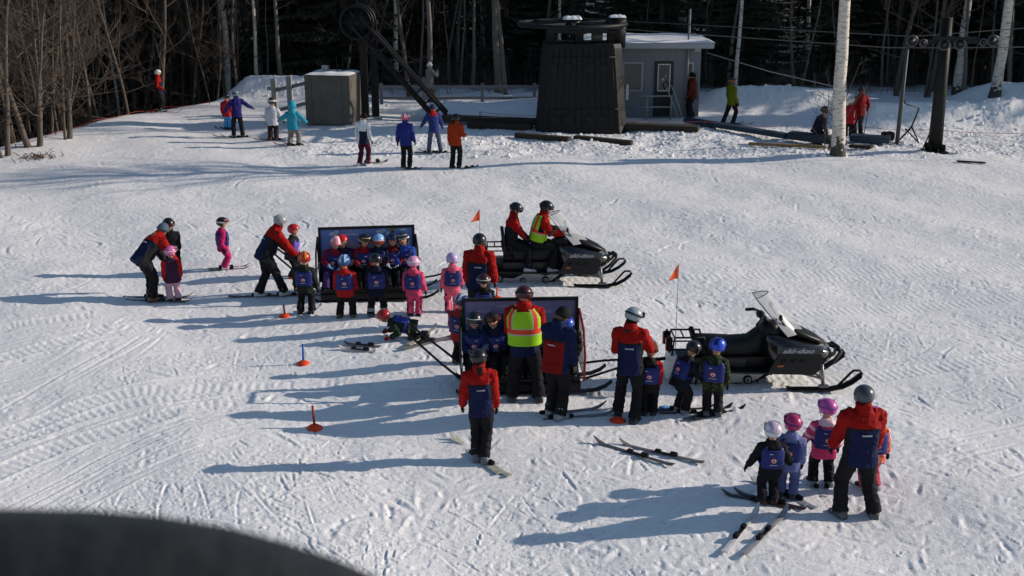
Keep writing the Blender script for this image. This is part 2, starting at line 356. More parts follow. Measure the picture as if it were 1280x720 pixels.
# ------------------------------------------------------------------ trees
BARK = mat('bark_grey', (.095, .076, .062), .9, 0, .4, 6, .8, 14)
BARKD = mat('bark_dark', (.045, .036, .03), .9, 0, .4, 6, .8, 14)
BARKL = mat('bark_light', (.15, .135, .12), .9, 0, .4, 6, .8, 14)
TWIG = mat('twig', (.082, .063, .050), .9, 0, .3, 8)
def needle_mat():
    m = mat('needles', (.036, .045, .028), .8, 0, .5, 1.5, 0); return m
NEEDLE = needle_mat()
def birch_mat():
    m = bpy.data.materials.new('birch_bark'); m.use_nodes = True; n = m.node_tree.nodes; l = m.node_tree.links; b = n['Principled BSDF']
    b.inputs['Roughness'].default_value = .7
    tc = n.new('ShaderNodeTexCoord'); mp = n.new('ShaderNodeMapping'); mp.inputs['Scale'].default_value = (2.2, 2.2, 9); l.new(tc.outputs['Object'], mp.inputs[0])
    a = n.new('ShaderNodeTexNoise'); a.inputs['Scale'].default_value = 1.6; a.inputs['Detail'].default_value = 7; a.inputs['Roughness'].default_value = .72; l.new(mp.outputs[0], a.inputs[0])
    r = n.new('ShaderNodeValToRGB'); l.new(a.outputs[0], r.inputs[0])
    r.color_ramp.elements[0].position = .37; r.color_ramp.elements[0].color = (.035, .028, .024, 1)
    r.color_ramp.elements[1].position = .46; r.color_ramp.elements[1].color = (.56, .50, .43, 1)
    e = r.color_ramp.elements.new(.68); e.color = (.72, .67, .60, 1)
    sp = n.new('ShaderNodeSeparateXYZ'); l.new(tc.outputs['Object'], sp.inputs[0])      # rough dark foot of the trunk
    mr = n.new('ShaderNodeMapRange'); mr.inputs[1].default_value = 1.3; mr.inputs[2].default_value = 0; mr.inputs[3].default_value = 0; mr.inputs[4].default_value = .75; l.new(sp.outputs[2], mr.inputs[0])
    n2 = n.new('ShaderNodeTexNoise'); n2.inputs['Scale'].default_value = 7; n2.inputs['Detail'].default_value = 5; l.new(tc.outputs['Object'], n2.inputs[0])
    mm = n.new('ShaderNodeMath'); mm.operation = 'GREATER_THAN'; l.new(mr.outputs[0], mm.inputs[0]); l.new(n2.outputs[0], mm.inputs[1])
    mx = n.new('ShaderNodeMix'); mx.data_type = 'RGBA'; l.new(mm.outputs[0], mx.inputs[0]); l.new(r.outputs[0], mx.inputs[6]); mx.inputs[7].default_value = (.05, .04, .032, 1)
    l.new(mx.outputs[2], b.inputs[0])
    bp = n.new('ShaderNodeBump'); bp.inputs['Strength'].default_value = .6; bp.inputs['Distance'].default_value = .02; l.new(a.outputs[0], bp.inputs['Height']); l.new(bp.outputs[0], b.inputs['Normal'])
    return m
BIRCH = birch_mat()

def limb(mb, p, d, L, r, lv, rnd, n=5, spread=.6, up=.25, maxlv=3):
    """one bending branch and its own branches"""
    seg = 5 if lv < 2 else 3; pts = [p.copy()]; rad = [r]; q = p.copy(); dd = d.copy()
    for i in range(seg):
        dd = (dd + Vector((rnd.uniform(-1, 1), rnd.uniform(-1, 1), rnd.uniform(-.6, 1) * .8)) * .13 + Vector((0, 0, up * .12))).normalized()
        q = q + dd * (L / seg); pts.append(q.copy()); rad.append(r * (1 - .8 * (i + 1) / seg) + .0025)
    mb.tube(pts, rad, n if lv < 2 else 3, 0, False)
    if lv >= maxlv: return
    for k in range(rnd.randint(4, 6) if lv < 2 else rnd.randint(3, 5)):
        t = rnd.uniform(.25, 1) * seg; i = min(int(t), seg - 1); pp = pts[i].lerp(pts[i + 1], t - i)
        side = Vector((rnd.uniform(-1, 1), rnd.uniform(-1, 1), rnd.uniform(-.3, .9))).normalized()
        nd = (dd * (1 - spread) + side * spread).normalized()
        limb(mb, pp, nd, L * rnd.uniform(.38, .62), rad[i] * .55, lv + 1, rnd, n, spread, up, maxlv)
def bare_tree(seed, H=14, r=.14, low=.15, stems=1, lean=0, barkm=None, blen=.3, nb=22, maxlv=3):
    rnd = random.Random(seed); t = MB(); b = MB()
    for s_ in range(stems):
        az = rnd.uniform(0, 6.28); out = (0.0 if stems == 1 else rnd.uniform(.1, .35)) + lean
        pts = []; rad = []; q = Vector((math.cos(az) * .12 * (stems > 1), math.sin(az) * .12 * (stems > 1), -.4)); hh = H * rnd.uniform(.75, 1); rs = r * (1 if s_ == 0 else rnd.uniform(.45, .8))
        d = Vector((math.cos(az) * out * .5, math.sin(az) * out * .5, 1))
        N = 14
        for i in range(N + 1):
            f = i / N; pts.append(q.copy()); rad.append(rs * (1 - .9 * f) * (1.25 if i == 0 else 1) + .006)
            d = (d + Vector((rnd.uniform(-1, 1), rnd.uniform(-1, 1), .4)) * .07).normalized(); q = q + d * (hh / N)
        t.tube(pts, rad, 8, 0, False)
        for k in range(nb // stems + 2):
            f = low + (1 - low) * (k + rnd.random()) / (nb // stems + 2); i = min(int(f * N), N - 1); pp = pts[i].lerp(pts[i + 1], f * N - i)
            a = rnd.uniform(0, 6.28); e = rnd.uniform(.15, .9)
            limb(b, pp, Vector((math.cos(a), math.sin(a), e)).normalized(), hh * blen * (1.1 - .7 * f) * rnd.uniform(.6, 1.1), rad[i] * .42, 1, rnd, 4, .55, .3, maxlv)
    return t.mesh('trunk', barkm or BARK), b.mesh('branches', TWIG)
def conifer(seed, H=15, W=2.6, low=.02):
    rnd = random.Random(seed); t = MB(); c = MB()
    t.tube([(0, 0, -.5), (0, 0, H * .5), (.05, 0, H)], [.2, .12, .01], 7, 0, False)
    z = H * low + .3
    while z < H * .99:
        f = z / H; reach = W * (1 - f) ** .75 * rnd.uniform(.75, 1.15) + .12
        nb_ = rnd.randint(5, 7) if f < .8 else 4
        for k in range(nb_):
            a = rnd.uniform(0, 6.28); Lr = reach * rnd.uniform(.55, 1.15); dx, dy = math.cos(a), math.sin(a)
            droop = rnd.uniform(.15, .45); p0 = Vector((0, 0, z))
            pts = [p0, Vector((dx * Lr * .5, dy * Lr * .5, z - droop * Lr * .25)), Vector((dx * Lr, dy * Lr, z - droop * Lr * .35))]
            t.tube(pts, [.022, .014, .004], 3, 0, False)
            nq = max(4, int(Lr * 9))
            for j in range(nq):
                u = (j + rnd.random()) / nq * .95 + .08; p = pts[0].lerp(pts[1], u * 2) if u < .5 else pts[1].lerp(pts[2], u * 2 - 1)
                for sgn in (-1, 1):
                    ln = rnd.uniform(.18, .42) * (1.15 - u * .6); sd_ = Vector((-dy * sgn, dx * sgn, 0)) * .8 + Vector((dx, dy, 0)) * .6 + Vector((0, 0, rnd.uniform(-.55, .1)))
                    q_ = p + sd_.normalized() * ln; wv = Vector((dx, dy, rnd.uniform(-.3, .3))) * .055 + Vector((0, 0, .035))
                    c.add([p - wv, p + wv, q_ + wv * .5 - Vector((0, 0, .05)), q_ - wv * .6 - Vector((0, 0, .06))], [(0, 1, 2, 3)], 0, False)
        z += rnd.uniform(.22, .42)
    return t.mesh('trunk', BARKD), c.mesh('crown', NEEDLE)

def place_tree(meshes, names, nm, x, y, sc, rz, label, cat, group):
    z = gz(x, y); o = thing(nm, (x, y, z), label, cat, group, rz)
    o.scale = (sc, sc, sc * random.uniform(.92, 1.08))
    for me_, n_ in zip(meshes, names): link(n_, me_, o)
    return o
CON = [conifer(k, 13 + k, 2.3 + .25 * (k % 3), .01 + .03 * (k % 2)) for k in range(5)]
BAR = [bare_tree(20 + k, 13 + k, .06 + .013 * k, .12, 1 + k % 2, .05 * k, None, .2, 16) for k in range(5)]
POL = [bare_tree(40 + k, 15, .11 + .015 * k, .35, 1, .04 * k, BIRCH if k < 1 else BARKL, .16, 10, 2) for k in range(4)]
rt = random.Random(5)
TREES = []
def far_enough(x, y, d):
    for (a, b_) in TREES:
        if (a - x) ** 2 + (b_ - y) ** 2 < d * d: return False
    TREES.append((x, y)); return True
def forest():
    n = 0; tries = 0
    while n < 175 and tries < 9000:      # conifers, the dark mass
        tries += 1
        y = 55.5 + 42 * rt.random() ** 1.5; x = rt.uniform(-.62, .68) * (y + 8)
        if abs(x - 5) < 4.5 and y < 57: continue
        if not far_enough(x, y, 1.9): continue
        place_tree(CON[rt.randrange(5)], ('trunk', 'crown'), 'spruce_tree', x, y, rt.uniform(.75, 1.25), rt.uniform(0, 6.28), 'dark green spruce standing in the dense forest behind the lift', 'tree', 'spruces in the forest behind the slope'); n += 1
    n = 0; tries = 0
    while n < 150 and tries < 9000:
        tries += 1
        y = 51.8 + 22 * rt.random() ** 1.4; x = rt.uniform(-.6, .6) * (y + 6)
        if abs(x - 5) < 4.5 and y < 54: continue
        if -11.5 < x < -6 and y < 53: continue
        if 9 < x < 30 and y < 51.5: continue
        if not far_enough(x, y, .8): continue
        if rt.random() < .58: place_tree(BAR[rt.randrange(5)], ('trunk', 'branches'), 'bare_tree', x, y, rt.uniform(.6, 1.1), rt.uniform(0, 6.28), 'thin leafless grey-brown tree among the dark spruces of the forest edge', 'tree', 'leafless trees of the forest edge')
        else: place_tree(POL[rt.randrange(4)], ('trunk', 'branches'), 'pole_tree', x, y, rt.uniform(.7, 1.15), rt.uniform(0, 6.28), 'slim straight tall trunk, bare for its first metres, in the forest behind the lift', 'tree', 'slim tall trunks in the forest')
        n += 1
    n = 0; tries = 0
    while n < 70 and tries < 9000:
        tries += 1
        y = 53.5 + 10 * rt.random(); x = rt.uniform(-.45, .5) * (y + 6)
        if abs(x - 5) < 4.5 and y < 54: continue
        if not far_enough(x, y, .6): continue
        place_tree(POL[rt.randrange(1, 4)], ('trunk', 'branches'), 'sapling', x, y, rt.uniform(.38, .7), rt.uniform(0, 6.28), 'very thin grey young trunk at the front of the dark forest', 'sapling', 'thin young trunks at the forest front'); n += 1
    n = 0; tries = 0                      # the wood below the left edge of the slope
    while n < 105 and tries < 9000:
        tries += 1
        y = rt.uniform(36, 60); cx_ = float(np.interp(y, CY, CX)); x = cx_ - 1.2 - 18 * rt.random() ** 1.3
        if not far_enough(x, y, .75): continue
        if rt.random() < .3 and x < cx_ - 6: place_tree(CON[rt.randrange(5)], ('trunk', 'crown'), 'spruce_tree', x, y, rt.uniform(.7, 1.1), rt.uniform(0, 6.28), 'dark spruce growing on the low ground left of the slope', 'tree', 'spruces left of the slope')
        else: place_tree(BAR[rt.randrange(5)], ('trunk', 'branches'), 'bare_tree', x, y, rt.uniform(.6, 1.05), rt.uniform(0, 6.28), 'leafless sunlit brown tree growing below the left edge of the slope', 'tree', 'leafless trees left of the slope')
        n += 1
    for k in range(14):  # row of spruces out of view, added to shade the right snow bank
        x = 31 + 2.2 * k + rt.uniform(-.8, .8); y = 47.2 + (x - 31) * .12 + rt.uniform(-.4, 1.6)
        if far_enough(x, y, 1.5): place_tree(CON[rt.randrange(5)], ('trunk', 'crown'), 'spruce_tree', x, y, rt.uniform(.9, 1.2), rt.uniform(0, 6.28), 'added dark spruce out of view at the right border, shading the snow bank', 'tree', 'spruces at the right border')
    for k in range(30):                   # trees beyond the right edge that shade the lift and the forest
        x = rt.uniform(27, 62); y = 47.5 + (x - 27) * .06 + rt.uniform(0, 11)
        if far_enough(x, y, 1.8): place_tree(CON[rt.randrange(5)], ('trunk', 'crown'), 'spruce_tree', x, y, rt.uniform(.9, 1.2), rt.uniform(0, 6.28), 'added dark spruce out of view at the right border, shading the snow bank', 'tree', 'spruces at the right border')
forest()
# the clump at the left edge
for (px, py, sc, rz, seed, st, lab) in [(50, 186, 1.0, .3, 61, 3, 'several-stemmed leafless brown tree at the left rim of the slope, its branches reaching right'),
                                        (14, 196, .85, 2.0, 62, 2, 'leafless twin-stemmed tree at the far left rim, nearest to the snow'),
                                        (88, 176, .9, 4.0, 63, 2, 'slender leafless tree right of the several-stemmed one at the left rim')]:
    p = at(px, py); tm = bare_tree(seed, 11, .105, .12, st + 1, .16, None, .42, 36)
    place_tree(tm, ('trunk', 'branches'), 'bare_tree', p.x - .3, p.y + .3, sc, rz, lab, 'tree', None)

def birch(px, py, topdx, H, r, seed, label, nm='birch_tree'):
    p = at(px, py); rnd = random.Random(seed); o = thing(nm, (p.x, p.y, gz(p.x, p.y)), label, 'tree')
    t = MB(); pts = []; rad = []; n = 24
    for i in range(n + 1):
        f = i / n; pts.append(Vector((topdx * f + .10 * math.sin(f * 9 + seed) * f ** .3 + rnd.uniform(-.02, .02), .2 * math.sin(f * 5 + seed), -.3 + f * H))); rad.append(r * (1 - .8 * f) * (1.28 if i == 0 else 1.04 if i == 1 else 1) * rnd.uniform(.97, 1.03))
    t.tube(pts, rad, 14, 0, False); t.build('trunk', BIRCH, o)
    b = MB()
    for k in range(46):
        f = rnd.uniform(.36, 1); i = min(int(f * n), n - 1); a = rnd.uniform(0, 6.28)
        limb(b, pts[i], Vector((math.cos(a), math.sin(a), rnd.uniform(.3, 1))).normalized(), H * .2 * (1.2 - f * .8), rad[i] * .4, 1, rnd, 5, .5, .3)
    b.build('branches', TWIG, o)
    return o
birch(1048, 196, -.75, 17, .225, 3, 'thick white-barked birch standing in front beside the blue mats')
birch(1243, 140, .5, 17, .22, 8, 'leaning white birch at the right edge behind the snow bank')
birch(848, 96, .1, 16, .26, 5, 'pale thick trunk rising behind the roof of the hut')
birch(284, 112, 0, 15, .17, 6, 'mottled pale trunk behind the snow pile at the left')
birch(1196, 118, .1, 15, .2, 9, 'greyish birch trunk in the shade behind the lift pole')
birch(390, 92, .3, 14, .13, 12, 'narrow pale mottled trunk behind the concrete block')
# sapling left of the birch
p = at(1028, 185); tm = bare_tree(77, 3.6, .035, .1, 3, .25, TWIG, .5, 22, 2)
place_tree(tm, ('trunk', 'branches'), 'sapling', p.x, p.y, 1, .5, 'small leafless sapling with red-brown twigs left of the thick birch', 'sapling', None)
p = at(20, 190)
# brush at the forest edge
def brush():
    mb = MB(); r_ = random.Random(3)
    for k in range(1500):
        x = r_.uniform(-28, 36); y = r_.uniform(52.5, 60) if x > -11 else r_.uniform(40, 58)
        if x < -11: x = float(np.interp(y, CY, CX)) - 1.5 - abs(r_.gauss(0, 4))
        z = gz(x, y); h = r_.uniform(.5, 2.2); a = r_.uniform(0, 6.28); l_ = r_.uniform(0, .5)
        q_ = Vector((x + math.cos(a) * l_ * h, y + math.sin(a) * l_ * h, z + h))
        mb.tube([(x, y, z - .05), ((x + q_.x) / 2, (y + q_.y) / 2 + .05, z + h * .55), q_], [.012, .008, .002], 3, 0, False)
        for j in range(4):
            u = r_.uniform(.3, .95); pp = Vector((x, y, z)).lerp(q_, u); e = pp + Vector((r_.uniform(-.4, .4), r_.uniform(-.4, .4), r_.uniform(.1, .45)))
            mb.tube([pp, e], [.006, .002], 3, 0, False)
    o = mb.build('undergrowth', TWIG); tag(o, 'tangle of thin leafless brush along the forest edge', 'brush', None, 'stuff')
brush()
# ------------------------------------------------------------------ lift, hut, fences
def on(px, py, Y):
    """world point at distance Y seen at this place of the photograph"""
    r = ray(px, py); t = Y / r.y
    return Vector((r.x * t, Y, HC + r.z * t))
def rotz(a): return Matrix.Rotation(a, 3, 'Z')
DARK = mat('dark_steel', (.008, .008, .009), .55, .2, .3, 5, .2, 20)
DARK2 = mat('black_paint', (.0045, .0042, .0042), .6, 0, .35, 3, .3, 12)
TIMB = mat('dark_timber', (.035, .027, .021), .85, 0, .4, 5, .5, 25)
GALV = mat('galvanised', (.32, .33, .34), .5, .6, .2, 8)
GREYW = mat('weathered_wood', (.17, .17, .18), .85, 0, .3, 6, .5, 30)
CONC = mat('concrete', (.11, .102, .086), .9, 0, .3, 3, .5, 20)
HUTP = mat('hut_paint', (.20, .215, .24), .7, 0, .12, 4)
TRIM = mat('hut_trim', (.36, .38, .41), .6)
GLAS = mat('dark_glass', (.015, .018, .022), .08, 0, .1, 5, spec=.6)
BLUEB = mat('blue_board', (.02, .042, .065), .6, 0, .2, 4)
ROPE = mat('orange_rope', (.30, .05, .03), .7)
CABLE = mat('cable', (.10, .10, .10), .5, .5)
def snowcap(pts_w, pts_d, h, seed=0):
    """soft slab of snow with uneven rounded edges, centred, size w x d"""
    mb = MB(); nx, ny = 18, 12; r_ = random.Random(seed); ph = [r_.uniform(0, 6) for _ in range(4)]; vs = []
    for j in range(ny + 1):
        for i_ in range(nx + 1):
            u, v = i_ / nx * 2 - 1, j / ny * 2 - 1
            e = max(0, 1 - abs(u) ** 7) ** .5 * max(0, 1 - abs(v) ** 7) ** .5
            vs.append((u * pts_w / 2, v * pts_d / 2, h * e * (.75 + .2 * math.sin(u * 4 + ph[0]) * math.sin(v * 3 + ph[1]) + .1 * math.sin(u * 9 + ph[2]))))
    fs = [(j * (nx + 1) + i_, j * (nx + 1) + i_ + 1, (j + 1) * (nx + 1) + i_ + 1, (j + 1) * (nx + 1) + i_) for j in range(ny) for i_ in range(nx)]
    mb.add(vs, fs); return mb

# concrete counterweight block
p = at(416, 157); o = thing('concrete_block', (p.x, p.y + .75, gz(p.x, p.y + .7)), 'square grey concrete block with snow on its top left of the slanting hoist', 'block', None, R(-12))
m = MB(); m.box((0, 0, .93), (1.78, 1.6, 1.86), bev=.03); m.build('block_body', CONC, o)
for k in (-.3, .3): m = MB(); m.box((k * 2.0, -.802, .93), (.015, .01, 1.8)); m.build('form_seam', mat('seam', (.06, .055, .05), .9), o)
c = snowcap(1.74, 1.55, .09, 3).build('snow_cap', SNOW, o); c.location = (0, 0, 1.862)
m = MB(); m.box((-.35, .1, 2.03), (.26, .2, .22), bev=.02); m.build('junction_box', GALV, o)
m = MB(); m.tube([(.15, 0, 1.86), (.15, 0, 2.5)], .02, 6); m.tube([(.35, .1, 1.86), (.35, .1, 2.6)], .02, 6); m.build('conduit', DARK, o)

# slanting arm with wheel
Yl = 45.0
o = thing('slanting_hoist', (on(463, 152, Yl).x, Yl, 0), 'black slanting steel lift hoist with a big wheel on two posts', 'hoist')
L0 = Vector((o.location.x, Yl, 0))
top = on(447, 27, Yl) - L0; bot = on(553, 146, Yl) - L0; bot.z = .12
dv = (bot - top).normalized(); nv = Vector((-dv.z, 0, dv.x))
m = MB()
for s_ in (-.23, .23):
    for yy in (-.3, .3):
        a = top + nv * s_ + Vector((0, yy, 0)); b_ = bot + nv * s_ + Vector((0, yy, 0))
        mid = (a + b_) / 2; L = (b_ - a).length; rot = dv.to_track_quat('X', 'Y').to_matrix()
        m.box(mid, (L, .1, .31), rot=rot)
m.build('rail', DARK, o)
m = MB(); rot = dv.to_track_quat('X', 'Y').to_matrix(); L = (bot - top).length
for k in range(9):
    c_ = top + dv * (L * (k + .7) / 9.3); m.box(c_, (.06, .56, .54), rot=rot) if k in (0, 8) else m.tube([c_ + nv * -.25 + Vector((0, -.3, 0)), c_ + nv * .25 + Vector((0, -.3, 0))], .028, 6); m.tube([c_ + nv * -.25 + Vector((0, .3, 0)), c_ + nv * .25 + Vector((0, .3, 0))], .028, 6)
m.build('rung', mat('grey_steel', (.06, .06, .065), .45, .5), o)
m = MB()
for yy in (-.36, .36):
    ring = [(top + Vector((math.cos(t) * .62, yy, math.sin(t) * .62))) for t in [2 * math.pi * k / 28 for k in range(29)]]
    m.tube(ring, .06, 6, 0, False)
    for k in range(6):
        t = math.pi * k / 3; m.tube([top + Vector((0, yy, 0)), top + Vector((math.cos(t) * .6, yy, math.sin(t) * .6))], .035, 5)
m.tube([top + Vector((0, -.42, 0)), top + Vector((0, .42, 0))], .14, 12)
m.tube([top + Vector((0, -.30, 0)), top + Vector((0, .30, 0))], .55, 24)
w = m.build('wheel', DARK, o)
for xx in (-.17, .2):
    m = MB(); m.box((xx, -.1 + .3 * (xx > 0), 1.85), (.27, .27, 4.0), bev=.01); m.build('post', DARK, o)
m = MB()
for z in (1.2, 2.6, 3.5): m.box((0, 0, z), (.5, .1, .12))
m.box((-.1, 0, 3.75), (1.0, .7, .16)); m.build('cross_brace', DARK, o)
m = MB(); m.box((.02, .1, .05), (1.0, 1.0, .14), bev=.02); m.build('footing', CONC, o)

# drive station
p = at(725, 166); SY = p.y + 1.0; sx = on(725, 160, SY).x
o = thing('lift_station', (sx, SY, gz(sx, SY)), 'black tapered lift drive housing with a horizontal bull wheel and snow on its top', 'lift station')
def sect(z, hw, hd, c_=.28): return [Vector((a, b_, z)) for a, b_ in [(-hw + c_, -hd), (hw - c_, -hd), (hw, -hd + c_), (hw, hd - c_), (hw - c_, hd), (-hw + c_, hd), (-hw, hd - c_), (-hw, -hd + c_)]]
m = MB(); m.loft([sect(0, 1.68, 1.15), sect(.25, 1.64, 1.1), sect(3.05, 1.42, .9), sect(3.2, 1.38, .87)], 0, True, True, False); m.build('housing', DARK2, o)
m = MB()
for k in range(-5, 6):      # panel ribs
    a = k / 5.4; m.tube([(a * 1.36, -1.12, .3), (a * 1.12, -.92, 3.05)], .012, 4)
m.tube([(-1.36, -1.07, .9), (1.36, -1.07, .9)], .016, 4); m.tube([(-1.2, -.95, 2.75), (1.2, -.95, 2.75)], .02, 4)
m.build('panel_rib', mat('rib_black', (.009, .009, .0095), .4), o)
for (a, z) in [(-.98, 2.35), (-.52, 2.35), (.28, 2.35), (.72, 2.35), (-.95, .5), (-.5, .5), (.25, .5), (.75, .5)]:
    m = MB(); yy = -1.115 + (z - .25) * .0715 - .012; m.box((a * 1.05, yy, z), (.26, .03, .3), bev=.01); m.build('vent', mat('vent_black', (.004, .004, .004), .6), o)
m = MB()
for xx in (-1.15, -.1, 1.1): m.box((xx, 0, 3.4), (.3, .9, .42))
m.box((0, 0, 3.62), (2.6, 1.5, .1)); m.build('upper_frame', DARK, o)
m = MB(); m.tube([(.35, -.2, 3.4), (.75, -.2, 3.4)], .19, 14); m.build('motor', mat('motor_grey', (.12, .12, .12), .5, .3), o)
m = MB(); wc = Vector((-.35, 0, 3.86))
ring = [wc + Vector((math.cos(t) * 1.95, math.sin(t) * 1.95, 0)) for t in [2 * math.pi * k / 48 for k in range(49)]]
m.tube(ring, .085, 6, 0, False)
for k in range(8):
    t = math.pi * k / 4; m.box(wc + Vector((math.cos(t) * .95, math.sin(t) * .95, 0)), (1.9, .12, .1), rot=rotz(t))
m.tube([wc - Vector((0, 0, .2)), wc + Vector((0, 0, .16))], .3, 16); m.build('bull_wheel', DARK, o)
m = MB(); m.tube([(1.27, -.15, 3.02), (1.3, -.15, 4.1)], .32, 18); m.build('gear_drum', DARK2, o)
c = snowcap(.6, .6, .1, 1).build('snow_cap', SNOW, o); c.location = (1.28, -.15, 4.1)
c = snowcap(.7, .6, .14, 2).build('snow_cap', SNOW, o); c.location = (-.35, 0, 4.02)
m = MB(); m.box((1.66, -.55, 1.45), (.1, .3, .55), bev=.02); m.build('control_box', GALV, o)

# timber deck under the station
def board(a, b_, w, h, material, name, label, cat, group=None, zoff=0.0, bev=.02):
    a = Vector(a); b_ = Vector(b_); d = b_ - a; L = math.hypot(d.x, d.y); mid = (a + b_) / 2
    mb = MB(); mb.box((0, 0, 0), (L, w, h), bev=bev)
    ob = mb.build(name, material); za, zb = gz(a.x, a.y), gz(b_.x, b_.y)
    ob.location = (mid.x, mid.y, max(base(mid.x, mid.y).item(), (za + zb) / 2) + h / 2 + zoff); ob.rotation_euler = (0, -math.atan2((zb - za) * .5, L), math.atan2(d.y, d.x))
    return tag(ob, label, cat, group)
board(at(552, 153), at(873, 168), .55, .2, TIMB, 'timber_beam', 'long dark timber beam lying in front of the black lift station', 'beam', zoff=.06)
board(at(645, 172), at(712, 178), .3, .16, TIMB, 'timber_beam', 'short dark timber half buried in churned snow, left of the two', 'beam', zoff=-.01)
board(at(718, 176), at(790, 181), .3, .16, TIMB, 'timber_beam', 'short dark timber half buried in churned snow, right of the two', 'beam', zoff=-.01)
board(at(585, 160), at(665, 163), .35, .2, TIMB, 'timber_beam', 'dark timber lying parallel in front of the long beam behind the orange-jacketed skier', 'beam', zoff=.03)
board(at(858, 156), at(985, 178), .4, .16, BLUEB, 'edge_board', 'long slanting blue board on the snow under the skier in yellow', 'board', zoff=.08)
board(at(986, 178), at(1040, 183), .55, .24, mat('blue_board_dark', (.02, .035, .055), .6), 'edge_board', 'short dark blue board just left of the thick birch foot', 'board', zoff=.10)
board(at(1062, 178), at(1112, 181), .6, .2, BLUEB, 'edge_board', 'short blue-grey board right of the thick birch foot', 'board', zoff=.06)
board(at(935, 184), at(1032, 188), .2, .08, mat('yellow_wood', (.22, .15, .07), .8, 0, .3, 5), 'plank', 'thin yellowish plank lying on the snow before the blue boards', 'plank', zoff=.05)
board(at(1062, 186), at(1090, 189), .3, .1, TIMB, 'timber_beam', 'small dark timber right of the thick birch on the snow', 'beam', zoff=.05)
board(at(1195, 205), at(1232, 207), .12, .05, TIMB, 'plank', 'small dark plank lying on the open snow right of the lift pole', 'plank', zoff=.02)
# cable reel lying on the beam by the loading spot
# hut
p = at(812, 147); HX, HY = p.x - .22, p.y + 1.5
o = thing('operator_hut', (HX, HY, gz(HX, HY)), 'small grey-blue lift hut with a snow covered flat roof and dark door', 'hut')
m = MB(); m.box((0, 0, 1.35), (4.3, 3.0, 2.7)); m.build('wall', HUTP, o)
m = MB()
for xx in np.arange(-2.1, 2.11, .3): m.box((xx, -1.508, 1.35), (.025, .012, 2.7))
m.build('batten', mat('batten', (.24, .255, .28), .7), o)
m = MB(); m.box((.1, -.1, 2.83), (4.95, 3.7, .22), bev=.02); m.box((1.95, -1.75, 2.66), (.25, .15, .12)); r_ = m.build('roof', TRIM, o)
c = snowcap(5.05, 3.8, .16, 5).build('roof_snow', SNOW, r_); c.location = (.1, -.1, 2.94)
m = MB(); m.box((.72, -1.535, 1.12), (.74, .05, 2.15), bev=.01); d = m.build('door', mat('door_black', (.012, .013, .015), .4), o)
m = MB()
for (a, b_, w_, h_) in [(.72, .0, .50, .04), (.72, -1.02, .50, .04), (.49, -.51, .035, 1.0), (.95, -.51, .035, 1.0)]: m.box((a, -1.572, 2.08 + b_), (w_, .02, h_))
m.build('door_frame', mat('white_trim', (.7, .7, .7), .5), d)
m = MB(); m.box((.72, -1.566, 1.57), (.42, .012, .96)); m.build('pane', GLAS, d)
m = MB(); m.box((.68, -1.576, 1.5), (.1, .006, .09)); m.box((.78, -1.576, 1.62), (.05, .006, .07)); m.build('notice', mat('paper', (.4, .45, .5), .7), d)
for (xx, w_) in [(-.50, .8), (1.72, .32)]:
    m = MB(); m.box((xx, -1.53, 1.6), (w_, .05, 1.15), bev=.01); wn = m.build('window', TRIM, o)
    m = MB(); m.box((xx, -1.562, 1.6), (w_ - .14, .02, 1.0)); m.build('pane', GLAS, wn)
# railing and steps before the hut
def pipe(name, pts, r_, material, label, cat, group=None):
    mb = MB(); mb.tube(pts, r_, 7); return tag(mb.build(name, material), label, cat, group)
q0 = at(786, 150); 
o = thing('railing', (on(808, 140, HY - 2.1).x, HY - 2.1, gz(HX, HY - 2.1)), 'grey pipe railing with a slanting handrail before the hut door', 'railing')
m = MB()
for z in (.5, .92): m.tube([(-.95, 0, z), (1.0, 0, z)], .035, 6)
m.build('rail', GALV, o)
for xx in (-.9, .0, .95):
    m = MB(); m.tube([(xx, 0, -.1), (xx, 0, .95)], .035, 6); m.build('post', GALV, o)
m = MB(); m.tube([(.92, -.15, 1.35), (1.4, -.15, .1)], .03, 6); m.tube([(.92, -.15, 1.35), (.75, -.15, 1.25), (1.25, -.15, .05)], .03, 6); m.build('handrail', GALV, o)
q = on(856, 150, 45.6); pipe('thin_pole', [(q.x, 45.6, -.2), (q.x + .02, 45.6, 4.2)], .045, mat('pole_grey', (.2, .2, .21), .6), 'thin grey upright pole before the right end of the hut', 'pole')
# fence behind the arm
o = thing('rail_fence', (on(572, 133, 49).x, 49, 0), 'weathered grey fence of two long rails behind the slanting hoist', 'fence')
m = MB()
for z in (.33, .8):
    m.box((0, 0, z), (6.9, .05, .12))
m.build('rail', GREYW, o)
for px in (477, 530, 603, 668):
    xx = on(px, 130, 49).x - o.location.x; h_ = 1.2 if px == 530 else .95; m = MB(); m.box((xx, .06, h_ / 2 - .2), (.14, .08, h_ + .4), bev=.01); m.build('post', GREYW, o)
# fence by the snow pile
o = thing('post_fence', (on(364, 150, 46).x, 46, 0), 'short grey fence with two tall square posts left of the concrete block', 'fence')
WP = mat('pale_post', (.3, .29, .28), .8, 0, .2, 8)
m = MB(); m.box((0, 0, .75), (.2, .2, 1.7), bev=.02); m.build('post', WP, o)
m = MB(); m.box((-.72, .5, .7), (.2, .2, 1.5), bev=.02); m.box((-.72, .48, 1.05), (.5, .26, .12)); m.build('post', WP, o)
for a, b_ in [((-.6, .35, 1.0), (.75, -.1, 1.35)), ((-.6, .3, .2), (.7, -.1, .55))]:
    m = MB(); d_ = Vector(b_) - Vector(a); m.box((Vector(a) + Vector(b_)) / 2, (d_.length, .06, .14), rot=d_.to_track_quat('X', 'Z').to_matrix()); m.build('rail', GREYW, o)

